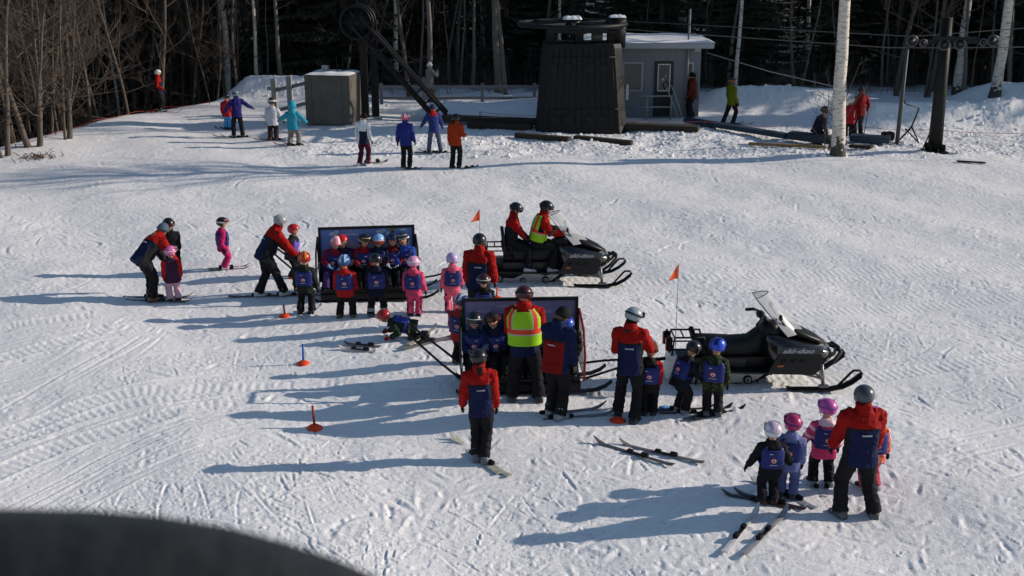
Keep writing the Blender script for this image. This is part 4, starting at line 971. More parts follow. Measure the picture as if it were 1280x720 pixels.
m.tube([(0, .03, .02), (.04, .075, .02)], .012, 6); m.build('glove_body', cloth('5E8FCB'), o)
# ------------------------------------------------------------------ people
TMP = bpy.data.scenes.new('remesh_bench')
def remesh(mb, voxel, smooth=3, folds=0.0, seed=0, fscale=1.0):
    me_ = mb.mesh('tmp', []); ob = bpy.data.objects.new('tmp', me_); TMP.collection.objects.link(ob)
    md = ob.modifiers.new('r', 'REMESH'); md.mode = 'VOXEL'; md.voxel_size = voxel; md.use_smooth_shade = True
    ms = ob.modifiers.new('s', 'SMOOTH'); ms.factor = .5; ms.iterations = smooth
    TMP.view_layers[0].update(); dg = TMP.view_layers[0].depsgraph
    out = bpy.data.meshes.new_from_object(ob.evaluated_get(dg), depsgraph=dg)
    bpy.data.objects.remove(ob); bpy.data.meshes.remove(me_)
    n = len(out.vertices); co = np.empty(n * 3, np.float32); out.vertices.foreach_get('co', co); co = co.reshape(-1, 3)
    if folds:
        nr_ = np.empty(n * 3, np.float32); out.vertices.foreach_get('normal', nr_); nr_ = nr_.reshape(-1, 3)
        r_ = np.random.default_rng(seed); h = np.zeros(n)
        for k in range(7):
            d_ = r_.normal(size=3); d_ /= np.linalg.norm(d_); w_ = r_.uniform(14, 42) * fscale
            warp = co @ r_.normal(size=3) * 9 * fscale
            h += (1 - np.abs(np.sin((co @ d_) * w_ + 1.3 * np.sin(warp) + r_.uniform(0, 6)))) ** 2.2
        co += nr_ * ((h - h.mean()) * folds)[:, None]; out.vertices.foreach_set('co', co.ravel()); out.update()
    return out
def fcenters(me_):
    n = len(me_.polygons); c = np.empty(n * 3, np.float32); me_.polygons.foreach_get('center', c); return c.reshape(-1, 3)
def segd(P_, a, b_):
    a = np.array(a); b_ = np.array(b_); d = b_ - a; t = np.clip(((P_ - a) @ d) / max(d @ d, 1e-9), 0, 1)
    return np.linalg.norm(P_ - a - t[:, None] * d, axis=1), t
def ik(a, b_, l1, l2, pole):
    d = b_ - a; D = min(d.length, (l1 + l2) * .999); dn = d.normalized(); x = (l1 * l1 - l2 * l2 + D * D) / (2 * D); h = math.sqrt(max(0, l1 * l1 - x * x))
    p_ = (pole - dn * pole.dot(dn)).normalized(); return a + dn * x + p_ * h, a + dn * D
SKIN = mat('skin', (.50, .27, .19), .6, 0, .08); EYE = mat('eye_dark', (.02, .015, .012), .3); LIPS = mat('lips', (.36, .11, .09), .5)
FACE = [SKIN, EYE, LIPS]
BLACKC = (.011, .011, .013); CHAR = (.022, .022, .026); NAVY = '171E42'; RED = '921210'
_ski = {}
def ski_mesh(L, w, col, child):
    key = (round(L, 2), col)
    if key in _ski: return _ski[key]
    m = MB(); n = 14; pr = []
    for k in range(n + 1):
        u = k / n; y = -L * .45 + L * u; z = .004 + (.10 * L / 1.5 * max(0, (u - .86) / .14) ** 1.8 if u > .86 else (.012 * (1 - u / .04) if u < .04 else 0)); ww = w * (.8 + .25 * abs(2 * u - 1) ** 2) * (1 if u < .93 else max(.25, 1 - ((u - .93) / .07) ** 2 * .75))
        pr.append((y, z, ww))
    m.loft([[Vector((a * ww / 2, y, z + b_)) for a, b_ in [(-1, 0), (1, 0), (1, .012), (0, .016), (-1, .012)]] for y, z, ww in pr], 0, True, True, False)
    _ski[key] = (m.mesh('ski', [mat('ski_' + (col if isinstance(col, str) else 'x'), col, .3, 0, .5, 9, 0, 1, .5)]), None)
    b = MB(); b.box((0, .13 * child, .035), (w * .8, .09, .05), bev=.01); b.box((0, -.16 * child, .04), (w * .8, .11, .06), bev=.012); b.box((0, -.01, .022), (w * .6, .3 * child, .012))
    _ski[key] = (_ski[key][0], b.mesh('binding', [DARK]))
    return _ski[key]

def person(loc, heading, H, label, kid=False, jacket=None, jstyle='plain', pants=BLACKC, pstyle='plain', helmet=None, hat=None, goggles=None, glove=BLACKC, boots=(.03, .03, .034), boot2=None,
           lean=0, side=0, twist=0, hip=None, hipy=0, feet=None, hands=None, head=(0, 0), bib=None, vest=False, hair=None, skis=None, group=None, z=None, build=1.0, seat=False, hood=None, footyaw=(8, -8), skisplay=None, logo=None, elbow=None, kneepole=None, tiltback=0, polish=None, bibback=True, strap=True, skiyaw=None):
    """heading: degrees clockwise from straight away from the camera"""
    if kid: H *= 1.09
    x, y = loc; zz = gz(x, y) - .012 if z is None else z
    o = thing('person', (x, y, zz), label, 'person', group, -R(heading))
    sd_ = int(abs(x * 137 + y * 71)) % 10000; rnd = random.Random(sd_)
    sk = .022 if skis else 0
    if kid: P_ = dict(hip=.415, sh=.262, nb=.325, hc=.448, hr=.080, sw=.108, ua=.145, fa=.13, tw=1.2, leg=.39, fl=.155)
    else: P_ = dict(hip=.495, sh=.278, nb=.345, hc=.415, hr=.0595, sw=.099, ua=.165, fa=.148, tw=1.0, leg=.455, fl=.158)
    twist += rnd.uniform(-7, 7); side += rnd.uniform(-2.5, 2.5); lean += rnd.uniform(-1, 4); head = (head[0] + rnd.uniform(-5, 8), head[1] + rnd.uniform(-10, 10))
    B = build * P_['tw'] * H; hipz = (P_['hip'] * H if hip is None else hip * H) + sk
    hipc = Vector((0, hipy * H, hipz))
    T = Matrix.Rotation(-R(twist), 3, 'Z') @ Matrix.Rotation(-R(lean), 3, 'X') @ Matrix.Rotation(R(side), 3, 'Y')
    def tf(a, b_, c): return hipc + T @ Vector((a * H, b_ * H, c * H))
    shl = {s_: tf(s_ * P_['sw'] * build, 0, P_['sh']) for s_ in (-1, 1)}
    # legs
    feet = feet or [(-.065, 0), (.065, 0)]
    hj, kn, an = {}, {}, {}
    for s_, f in zip((-1, 1), feet):
        fz = (f[2] if len(f) > 2 else 0) * H
        hj[s_] = hipc + Vector((s_ * .048 * H, 0, -.01 * H)); an_ = Vector((f[0] * H, f[1] * H, .055 * H + fz + sk))
        kp = Vector(kneepole) if kneepole else Vector((s_ * .12, 1, .1))
        kn[s_], an[s_] = ik(hj[s_], an_, P_['leg'] * .5 * H, P_['leg'] * .5 * H, kp)
    # arms: hand targets in body axes relative to the shoulder, in heights
    hands = hands or [(-.03, .03, -.29), (.03, .03, -.29)]
    hands = [(h_[0] + rnd.uniform(-.012, .012), h_[1] + rnd.uniform(-.015, .03), h_[2]) for h_ in hands]
    hands = [(h_[0] * (.75 if h_[2] < -.22 else 1), h_[1], max(h_[2] * 1.17, -.30 if not kid else -.262) if h_[2] < -.18 else h_[2]) for h_ in hands]
    el, wr = {}, {}
    for s_, h_ in zip((-1, 1), hands):
        tgt = shl[s_] + (Matrix.Rotation(-R(twist), 3, 'Z') @ Vector(h_)) * H
        ep = Vector(elbow[0 if s_ < 0 else 1]) if elbow else Vector((s_ * .18, -1, -.2))
        el[s_], wr[s_] = ik(shl[s_], tgt, P_['ua'] * H, P_['fa'] * H, ep)
    # head frame
    hp, hy = head
    HM_ = T @ Matrix.Rotation(-R(hy), 3, 'Z') @ Matrix.Rotation(-R(hp - lean * .55), 3, 'X') if not seat else T @ Matrix.Rotation(-R(hy), 3, 'Z') @ Matrix.Rotation(-R(hp), 3, 'X')
    nb = tf(0, 0, P_['nb']); hr = P_['hr'] * H; hc = nb + (T @ Vector((0, 0, .25)) * .35 + HM_ @ Vector((0, .08, 1)) * .65).normalized() * (P_['hc'] - P_['nb']) * H
    # --- body
    m = MB(); m.ball(hc, (hr * .80, hr * .95, hr * 1.1), 0, 16, 12, HM_)
    m.ball(hc + HM_ @ Vector((0, hr * .35, -hr * .5)), (hr * .55, hr * .5, hr * .5), 0, 12, 8, HM_)
    m.tube([hc + HM_ @ Vector((0, hr * .88, hr * .1)), hc + HM_ @ Vector((0, hr * 1.12, -hr * .2))], [hr * .08, hr * .15], 6)
    for s_ in (-1, 1): m.ball(hc + HM_ @ Vector((s_ * hr * .8, 0, -hr * .05)), (hr * .1, hr * .2, hr * .26), 0, 8, 6, HM_)
    m.tube([hc, nb - (nb - hipc) * .12], hr * .5, 10)
    m.tube([nb - (nb - hipc) * .1, hipc.lerp(nb, .45), hipc], [.055 * B, .07 * B, .065 * B], 10)
    m.tube([shl[-1], (shl[-1] + shl[1]) / 2, shl[1]], [.03 * B, .05 * B, .03 * B], 8)
    for s_ in (-1, 1):
        m.tube([shl[s_], el[s_], wr[s_]], [.026 * B, .021 * B, .016 * B], 8); m.tube([hj[s_], kn[s_], an[s_]], [.045 * B, .034 * B, .025 * B], 8)
        m.tube([an[s_], an[s_] - Vector((0, 0, .03 * H))], .022 * B, 6)
        m.ball(wr[s_] + (wr[s_] - el[s_]).normalized() * .03 * H, .018 * H, 0, 8, 6)
    bm_ = remesh(m, .0075 * H if kid else .0065 * H, 1)
    for mm in FACE: bm_.materials.append(mm)
    c = fcenters(bm_); idx = np.zeros(len(c), np.int32); Mi = np.array(HM_.transposed()); q_ = (c - np.array(hc)) @ Mi.T
    for s_ in (-1, 1): idx[((q_[:, 0] - s_ * hr * .32) ** 2 + (q_[:, 2] - hr * .05) ** 2 < (hr * .13) ** 2) & (q_[:, 1] > hr * .4)] = 1
    idx[(np.abs(q_[:, 0]) < hr * .28) & (np.abs(q_[:, 2] + hr * .58) < hr * .09) & (q_[:, 1] > hr * .4)] = 2
    bm_.polygons.foreach_set('material_index', idx)
    body = link('body', bm_, o)
    # --- pants
    m = MB()
    m.tube([tf(0, -.002, .07), hipc + Vector((0, -.008 * H, 0)), hipc - Vector((0, .004 * H, .045 * H))], [.082 * B, .09 * B, .062 * B], 14, flat=(T @ Vector((0, 1, 0)), .84))
    for s_ in (-1, 1):
        m.tube([hj[s_] + Vector((0, 0, .02 * H)), hj[s_].lerp(kn[s_], .5), kn[s_], kn[s_].lerp(an[s_], .5), an[s_] + (an[s_] - kn[s_]).normalized() * .012 * H],
               [.06 * B, .056 * B, .047 * B, .046 * B, .05 * B], 12)
    pm = remesh(m, .0085 * H if kid else .0075 * H, 3, .0034 * H, sd_ + 1, 1.6 / H)
    pc = cloth(pants) if not isinstance(pants, bpy.types.Material) else pants
    pm.materials.append(pc)
    if pstyle != 'plain':
        pm.materials.append(cloth(BLACKC if pstyle == 'stripe' else (.28, .28, .30))); c = fcenters(pm); idx = np.zeros(len(c), np.int32)
        if pstyle == 'stripe':
            for s_ in (-1, 1):
                idx[(c[:, 0] * s_ > (.048 + .042) * H) & (np.abs(c[:, 1]) < .02 * H)] = 1
        else:
            kz = kn[1].z; idx[(c[:, 2] < kz * .62) & (c[:, 2] > kz * .42)] = 1
        pm.polygons.foreach_set('material_index', idx)
    link('pants', pm, o)
    # --- boots
    for k, s_ in enumerate((-1, 1)):
        fy = R(footyaw[k]); F = Matrix.Rotation(-fy, 3, 'Z'); sh = (an[s_] - kn[s_]).normalized(); fl = P_['fl'] * H; A = an[s_]
        if kneepole or sh.z > -.5:      # foot follows the shin when kneeling
            F = Matrix(((1, 0, 0), (0, .25, -.97), (0, .97, .25))).transposed() if sh.z > -.5 and kneepole else F
        m = MB(); hb = .034 * H * (1.15 if kid else 1)
        pr = [(-.36, .0, .6, .8), (-.3, 0, 1.9, .95), (-.05, 0, 2.0, 1), (.18, 0, 1.35, 1.0), (.45, 0, .95, 1.0), (.6, .0, .8, .85), (.66, .0, .45, .55)]
        rings = []
        for yy, z0, z1, w_ in pr:
            ring = []
            for q in range(12):
                t = 2 * math.pi * (q + .5) / 12; cc, ss = math.cos(t), math.sin(t); e = .6
                ring.append(A + F @ Vector((hb * w_ * math.copysign(abs(cc) ** e, cc), yy * fl, -.055 * H + (z1 * .5 + z1 * .5 * math.copysign(abs(ss) ** e, ss)) * .036 * H)))
            rings.append(ring)
        m.loft(rings, 0)
        m.tube([A + Vector((0, -.01 * H, -.02 * H)), A + (kn[s_] - A) * .2], [.036 * B, .046 * B if not kid else .042 * B], 10)
        for q in range(3): m.box(A + F @ Vector((.0, fl * (.12 + .1 * q), -.055 * H + .05 * H - .009 * q * H)), (hb * 2.1, .012 * H, .008 * H), 1, rot=F)
        link('boot', m.mesh('boot', [mat('boot_%s' % (boots if isinstance(boots, str) else '%d' % (boots[0] * 1000)), boots, .35, 0, .15, 12), SILV]), o)
    # --- jacket
    m = MB(); hem = -.075 if jstyle != 'suit' else -.03
    tor = [(hem, .108, .088), (-.02, .105, .086), (.06, .101, .082), (.14, .104, .084), (.20, .108, .084), (.245, .106, .078), (.275, .098, .069), (.300, .078, .060), (.325, .053, .054), (P_['nb'] + .028, .047, .052)]
    rings = []
    for t, a, b_ in tor:
        ring = []
        for q in range(20):
            th = 2 * math.pi * q / 20; e = .8; cc, ss = math.cos(th), math.sin(th)
            ring.append(hipc + T @ Vector((a * B * math.copysign(abs(cc) ** e, cc), b_ * B * math.copysign(abs(ss) ** e, ss) - .004 * H, t * H)))
        rings.append(ring)
    m.loft(rings, 0)
    for s_ in (-1, 1):
        s0 = shl[s_].lerp((shl[-1] + shl[1]) / 2, .3)
        m.tube([s0, shl[s_] + (shl[s_] - s0) * .05, shl[s_].lerp(el[s_], .5), el[s_], el[s_].lerp(wr[s_], .5), wr[s_]], [.05 * B, .052 * B, .046 * B, .042 * B, .039 * B, .033 * B], 12)
    if hood: m.ball(tf(0, -.055, P_['nb'] - .0), (.065 * B, .045 * B, .05 * B), 0, 12, 8, T)
    jm = remesh(m, .0085 * H if kid else .0068 * H, 5, .0036 * H, sd_, 1.3 / H)
    c = fcenters(jm); Ti = np.array(T.transposed()); lc = (c - np.array(hipc)) @ Ti.T / H
    dsp, _ = segd(c, hipc, tf(0, 0, P_['sh'])); arm = np.zeros(len(c), bool); at_ = np.zeros(len(c)); inner = np.zeros(len(c), bool)
    for s_ in (-1, 1):
        d1, t1 = segd(c, shl[s_], el[s_]); d2, t2 = segd(c, el[s_], wr[s_]); dm = np.minimum(d1, d2 * .999)
        isa = (dm < .062 * B) & ((lc[:, 0] * s_ > P_['sw'] * build * .86) | (t1 > .3) & (dm < dsp * .8) | (d2 < d1) & (dm < dsp * .75)); arm |= isa; at_[isa] = np.where(d1 < d2, t1, 1 + t2)[isa]
        inner |= isa & (((c - np.array(shl[s_])) @ np.array(T @ Vector((s_, 0, 0)))) < 0) & (t1 > .3)
    idx = np.zeros(len(c), np.int32); cols = [jacket]
    if jstyle in ('inst', 'inst2'):
        A1, A2 = (RED, NAVY) if jstyle == 'inst' else (NAVY, '781210'); cols = [A1, A2, BLACKC]
        w_ = .088 * build
        low = (~arm) & (lc[:, 2] < .212); idx[low] = 2; idx[low & (np.abs(lc[:, 0]) < w_) & (lc[:, 2] < .196)] = 1
        idx[arm & inner] = 2; idx[arm & (at_ > 1.62) & inner] = 2
        if jstyle == 'inst2': idx[low & (np.abs(lc[:, 0]) >= w_)] = 0; idx[arm] = 0
        front = (lc[:, 1] > .03) & (~arm); idx[front & (np.abs(lc[:, 0]) < .012)] = 2
    elif jstyle == 'white_navy':
        cols = [jacket, '1C2238']; idx[(~arm) & (lc[:, 2] < .17) & (lc[:, 0] > -.045)] = 1; idx[arm & inner & (at_ > .4)] = 1
    elif jstyle == 'blue_red': cols = [jacket, 'A02024', BLACKC]; idx[(~arm) & (lc[:, 2] > .25)] = 1
    elif jstyle == 'camo':
        cols = [jacket, (.05, .065, .02)]; n_ = np.sin(lc[:, 0] * 60 + 3 * np.sin(lc[:, 2] * 40)) * np.sin(lc[:, 2] * 70 + 2 * np.sin(lc[:, 1] * 50)); idx[n_ > .25] = 1
    elif jstyle == 'floral':
        cols = [jacket, 'E8762E', 'F0B8C0']; n_ = np.sin(lc[:, 0] * 90 + 3 * np.sin(lc[:, 2] * 60)) * np.sin(lc[:, 2] * 95 + 2 * np.sin(lc[:, 1] * 70)); idx[n_ > .3] = 1; idx[n_ < -.35] = 2
    elif jstyle == 'pinkwhite':
        cols = [jacket, 'E6C7D2']; n_ = np.sin(at_ * 9); idx[arm & (n_ > .5)] = 1; idx[(~arm) & (lc[:, 2] > .28)] = 1
    elif jstyle == 'sidestripe':
        cols = [jacket, BLACKC]; idx[arm & (at_ > 1.75)] = 1
    elif jstyle == 'redarm': cols = [jacket, 'A81C1C']; idx[arm] = 1
    elif jstyle == 'armtrim': cols = [jacket, 'D9D3DC']; idx[arm & inner] = 1
    for cc in cols: jm.materials.append(cloth(cc))
    jm.polygons.foreach_set('material_index', idx); jk = link('jacket', jm, o)
    if logo or jstyle in ('inst', 'inst2'):       # small white lettering across the back
        m = MB(); r_ = random.Random(4)
        for k in range(11):
            xx = -.024 + k * .0062 + (.0 if jstyle == 'inst' else -.012); hh = .007 if k in (0, 5, 8) else .0045
            m.box(tf(xx, -.0965 * build + abs(xx) * .1, .168 + (hh - .0045) / 2), (.0042 * H, .004 * H, hh * H), rot=T)
        m.box(tf(.005, -.0965 * build, .1635), (.068 * H, .004 * H, .0016 * H), rot=T); m.build('back_lettering', mat('letter_white', (.62, .63, .66), .5), jk)
    # --- gloves, four fingers and a thumb
    for k, s_ in enumerate((-1, 1)):
        d_ = (wr[s_] - el[s_]).normalized(); up_ = Vector((0, 1, 0)) if abs(d_.y) < .8 else Vector((0, 0, 1)); a = d_.cross(up_).normalized(); b_ = a.cross(d_).normalized(); g_ = .024 * H * (1.12 if kid else 1)
        W0 = wr[s_]; m = MB(); m.tube([W0 - d_ * g_ * .5, W0 + d_ * g_ * .4], [g_ * 1.25, g_ * 1.05], 10)
        m.ball(W0 + d_ * g_ * 1.6, (g_ * .62, g_ * 1.05, g_ * 1.5), 0, 10, 8, Matrix((a, b_, d_)).transposed())
        for q, ln in enumerate((1.25, 1.5, 1.4, 1.1)):
            off = b_ * g_ * (.72 - .48 * q); p0 = W0 + d_ * g_ * 2.3 + off; p1_ = p0 + d_ * g_ * ln * .5 - a * s_ * g_ * .12; p2_ = p1_ + d_ * g_ * ln * .42 - a * s_ * g_ * .55
            m.tube([p0, p1_, p2_], [g_ * .34, g_ * .31, g_ * .24], 6)
        t0 = W0 + d_ * g_ * 1.1 + b_ * g_ * .8; m.tube([t0, t0 + b_ * g_ * .75 + d_ * g_ * .6, t0 + b_ * g_ * .8 + d_ * g_ * 1.4 - a * s_ * g_ * .3], [g_ * .42, g_ * .36, g_ * .27], 6)
        m.build('glove', cloth(glove), o)
    # --- headwear
    if hair:
        m = MB(); m.ball(hc - HM_ @ Vector((0, hr * .15, -hr * .02)), (hr * .92, hr * .98, hr * 1.12), 0, 16, 12, HM_, cut=lambda q: q.y > hr * .35 and q.z < hr * .6)
        if hair[1] > 0:
            L_ = hair[1] * H; b0 = hc - HM_ @ Vector((0, hr * .8, hr * .7)); dn = (T @ Vector((0, -.12, -1))).normalized()
            for q in range(5): sx_ = (q - 2) * hr * .13; m.tube([b0 + T @ Vector((sx_ * .6, 0, 0)), b0 + T @ Vector((sx_, -.02 * H, 0)) + dn * L_ * .5, b0 + T @ Vector((sx_ * .5, -.015 * H, 0)) + dn * L_], [hr * .18, hr * .2, hr * .06], 7)
        m.build('hair', mat('hair_' + hair[0], hair[0], .7, 0, .4, 30, .5, 60), o)
    if helmet:
        hs = 1.28; rx, ry, rz_ = hr * 1.08 * 1.1, hr * 1.24 * 1.08, hr * 1.2
        m = MB(); cut = lambda q: (q.z < -rz_ * .55) or (q.y > ry * .30 and q.z < rz_ * .22)
        m.ball((0, 0, 0), (rx, ry, rz_), 0, 28, 20, None, cut)
        me_ = m.mesh('helmet', [gloss(helmet)]); hl = link('helmet', me_, o); hl.location = hc + HM_ @ Vector((0, -hr * .06, hr * .14)); hl.rotation_euler = HM_.to_euler()
        md = hl.modifiers.new('t', 'SOLIDIFY'); md.thickness = hr * .14; md.offset = -1
        m = MB()
        for q in range(4): m.tube([(-rx * .5 + q * rx * .33, ry * .1 - .3 * ry * (q in (0, 3)), rz_ * .86 + .07 * rz_ * (q in (1, 2))), (-rx * .5 + q * rx * .33, -ry * .35 - .0 * ry, rz_ * (.86 if q in (1, 2) else .76))], hr * .05, 5)
        m.build('helmet_vent', mat('vent_dark', (.012, .012, .014), .5), hl)
        if polish:       # painted patch of another colour
            m = MB(); m.ball((0, 0, 0), (rx * 1.012, ry * 1.012, rz_ * 1.012), 0, 28, 20, None, lambda q: not (abs(abs(q.x) - rx * .32) < rx * .2 and q.z > rz_ * .05 or abs(q.x) < rx * .0) or q.y > ry * .92)
            m.build('helmet_stripe', gloss(polish), hl)
        m = MB(); m.tube([(math.sin(t) * rx * 1.02, -math.cos(t) * ry * 1.02, rz_ * .12) for t in np.linspace(-2.2, 2.2, 24)], hr * .07, 6, flat=(Vector((0, 0, 1)), 2.2))
        if goggles: m.build('goggle_strap', mat('strap_' + goggles[1], goggles[1], .7), hl)
        if goggles:
            gzv = rz_ * .02 if goggles[0] == 'on' else rz_ * .42
            m = MB(); out = []
            for j in range(5):
                for q in range(13):
                    th = (q / 12 * 2 - 1) * 1.05; v = (j / 4 * 2 - 1); out.append((math.sin(th) * rx * .98, math.cos(th) * ry * (1.0 if goggles[0] == 'on' else .98) + hr * .04 - .1 * hr * v * (goggles[0] != 'on'), gzv + v * hr * .30 * (1 - .12 * (q / 12 * 2 - 1) ** 4)))
            m.add(out, [(j * 13 + q, j * 13 + q + 1, j * 13 + q + 14, j * 13 + q + 13) for j in range(4) for q in range(12)]); gg = m.build('goggles', mat('lens_' + goggles[2], goggles[2], .08, .3, 0, spec=.8), hl)
            md = gg.modifiers.new('t', 'SOLIDIFY'); md.thickness = hr * .16; md.offset = 1
            edge = [out[q] for q in range(13)] + [out[j * 13 + 12] for j in range(1, 5)] + [out[4 * 13 + q] for q in range(11, -1, -1)] + [out[j * 13] for j in range(3, -1, -1)]
            m = MB(); m.tube(edge, hr * .09, 6); m.build('goggle_frame', mat('gframe_' + goggles[1], goggles[1], .5), gg)
        if strap:
            m = MB(); m.tube([(rx * .93, 0, -rz_ * .4), (rx * .6, hr * .3, -rz_ * .95), (0, hr * .45, -rz_ * 1.08), (-rx * .6, hr * .3, -rz_ * .95), (-rx * .93, 0, -rz_ * .4)], hr * .05, 5); m.build('chin_strap', DARK, hl)
    if hat:
        m = MB(); m.ball((0, 0, 0), (hr * 1.02, hr * 1.14, hr * 1.22), 0, 18, 14, None, lambda q: q.z < -hr * .12 - (.35 * hr if q.y < 0 else 0))
        hh = link('hat', m.mesh('hat', [cloth(hat[0])]), o); hh.location = hc + HM_ @ Vector((0, -hr * .05, hr * .12)); hh.rotation_euler = HM_.to_euler()
        m = MB(); m.tube([(math.cos(t) * hr * 1.02, math.sin(t) * hr * 1.13, -hr * .02 - hr * .14 * (1 - math.sin(t)) * .8) for t in np.linspace(0, 6.283, 25)], hr * .13, 6, 0, False, (Vector((0, 0, 1)), 1.5)); m.build('hat_brim', cloth(hat[1] if len(hat) > 1 else hat[0]), hh)
        if len(hat) > 2:
            m = MB(); 
            for q in range(4): m.ball((0, 0, 0), (hr * 1.035, hr * 1.155, hr * 1.235), 0, 24, 14, None, (lambda q0: lambda v: not (abs(math.atan2(v.y, v.x) - q0) < .28) or v.z < .1 * hr)(-2.6 + q * 1.7))
            m.build('hat_stripe', cloth(hat[2]), hh)
    if hood == 'up':
        m = MB(); m.ball((0, 0, 0), (hr * 1.15, hr * 1.25, hr * 1.3), 0, 18, 14, None, lambda q: q.y > hr * .45 and q.z < hr * .75)
        hh = link('hood', m.mesh('hood', [cloth(jacket)]), o); hh.location = hc + HM_ @ Vector((0, -hr * .1, 0)); hh.rotation_euler = HM_.to_euler(); md = hh.modifiers.new('t', 'SOLIDIFY'); md.thickness = hr * .12
    # --- bib or vest: panels wrapped round the torso
    def wrap(rows, off, mats, facefn, name, thick=.006, n=48, skip=None):
        ts = np.linspace(rows[0], rows[1], rows[2]); vs = []; tt = [t[0] for t in tor]
        for t in ts:
            a = float(np.interp(t, tt, [v[1] for v in tor])) + off; b_ = float(np.interp(t, tt, [v[2] for v in tor])) + off
             
            for q in range(n):
                th = 2 * math.pi * q / n; e = .8; cc, ss = math.cos(th), math.sin(th)
                vs.append(hipc + T @ Vector((a * B * math.copysign(abs(cc) ** e, cc), b_ * B * math.copysign(abs(ss) ** e, ss) - .004 * H, t * H)))
        mb_ = MB(); fs = {}
        for j in range(len(ts) - 1):
            for q in range(n):
                th = 2 * math.pi * (q + .5) / n; tm = (ts[j] + ts[j + 1]) / 2; k_ = facefn(th, tm)
                if k_ is None: continue
                fs.setdefault(k_, []).append((j * n + q, j * n + (q + 1) % n, (j + 1) * n + (q + 1) % n, (j + 1) * n + q))
        mb_.v = [tuple(v) for v in vs]
        for k_, ff in fs.items(): mb_.f += ff; mb_.m += [k_] * len(ff); mb_.sm += [True] * len(ff)
        ob = link(name, mb_.mesh(name, mats), o); md = ob.modifiers.new('t', 'SOLIDIFY'); md.thickness = thick * H; md.offset = 1
        return ob
    def surf(xx, t, back, off):
        tt = [v[0] for v in tor]; a = float(np.interp(t, tt, [v[1] for v in tor])) + off; b_ = float(np.interp(t, tt, [v[2] for v in tor])) + off
        cc = min(.98, abs(xx) / (a * B / H)) ; c1 = cc ** (1 / .8); s1 = math.sqrt(max(0, 1 - c1 * c1)) ** .8
        return hipc + T @ Vector((xx * H, (-1 if back else 1) * b_ * B * s1 - .004 * H, t * H))
    if bib:
        wch = .66
        def ff(th, t):
            a_ = min(abs(th - math.pi / 2), abs(th - 3 * math.pi / 2))
            lim = 1.02 if t < .24 else 1.02 - (t - .24) * 4.5
            if t > .255 and a_ < .5 : return None      # neck scoop
            if a_ < lim: return 0
            if abs(t - .10) < .018: return 1
            return None
        bb = wrap((.045, .290, 16), .010, [mat('bib_' + bib, bib, .55, 0, .12, 14, .2, 30), cloth(bib)], ff, 'bib', .005)
        for back in (True, False):
            fl_ = -1 if back else 1
            for (r0, cx_, ct, colr, of) in [(.034, 0, .145, 'B9475A', .019), (.024, .003, .143, 'E6DCDC', .0205)]:
                m = MB(); n_ = 18; ring = [surf(cx_ + math.cos(2 * math.pi * q / n_) * r0, ct + math.sin(2 * math.pi * q / n_) * r0 * .86, back, of) for q in range(n_)]; m.add([surf(cx_, ct, back, of)] + ring, [(0, 1 + q, 1 + (q + 1) % n_) for q in range(n_)], 0)
                m.build('emblem_disc', mat('emb_' + colr, colr, .5), bb)
            m = MB(); pts_ = [(-.016, .130), (.016, .130), (.012, .146), (.004, .160), (-.004, .150), (-.012, .144)]; m.add([surf(a, b_, back, .0220) for a, b_ in pts_], [tuple(range(6))], 0, False); m.build('emblem_figure', mat('emb_red', 'A02030', .5), bb)
            m = MB()
            for q in range(9):
                xx = -.040 + q * .0095; hh = .010 if q in (0, 4) else .0065; m.add([surf(xx, .090, back, .020), surf(xx + .0065, .090, back, .020), surf(xx + .0065, .090 + hh, back, .020), surf(xx, .090 + hh, back, .020)], [(0, 1, 2, 3)], 0, False)
            for q in range(3): xx = -.045 + q * .012; m.add([surf(xx, .215, back, .020), surf(xx + .008, .215, back, .020), surf(xx + .008, .224, back, .020), surf(xx, .224, back, .020)], [(0, 1, 2, 3)], 0, False)
            m.build('bib_lettering', mat('letter_white', (.62, .63, .66), .5), bb)
    if vest:
        def vf(th, t):
            a_ = min(abs(th - math.pi / 2), abs(th - 3 * math.pi / 2)); d = a_ * .11
            if t > .14 and a_ > 1.32: return None
            if t > .30 and a_ < .42: return None
            if .118 < t < .16: return 1
            if t > .16 and .60 < a_ < .92: return 1
            if .112 < t <= .118 or .16 <= t < .166 or (t > .16 and (.55 < a_ < .61 or .91 < a_ < .98)): return 2
            return 0
        wrap((.02, .316, 54), .016, [mat('vest_lime', '94C818', .6, 0, .06), mat('vest_orange', 'D8441C', .6, 0, .06), mat('vest_silver', (.4, .42, .42), .4)], vf, 'safety_vest', .004, 72)
    # --- skis
    if skis:
        Ls, colr = skis; ms_, mb_ = ski_mesh(Ls, .085 if not kid else .075, colr, 1 if not kid else .72)
        for k, s_ in enumerate((-1, 1)):
            so = link('ski', ms_, o); so.location = (an[s_].x, an[s_].y + .04 * H, .012 + (an[s_].z - .055 * H - sk)); yaw = (skiyaw[k] if skiyaw else footyaw[k]); so.rotation_euler = (0, 0, -R(yaw)); link('binding', mb_, so)
    return o
def pl(px, py): v = at(px, py); return (v.x, v.y)
B1 = '1A2568'     # bib blue
KB = dict(kid=True, bib=B1, glove=BLACKC)
WHB = (.45, .45, .46)
def seatp(o, lx, ly):       # point on a sled or snowmobile in its own axes
    v = Matrix.Rotation(o.rotation_euler.z, 3, 'Z') @ Vector((lx, ly, 0)) + o.location; return (v.x, v.y)
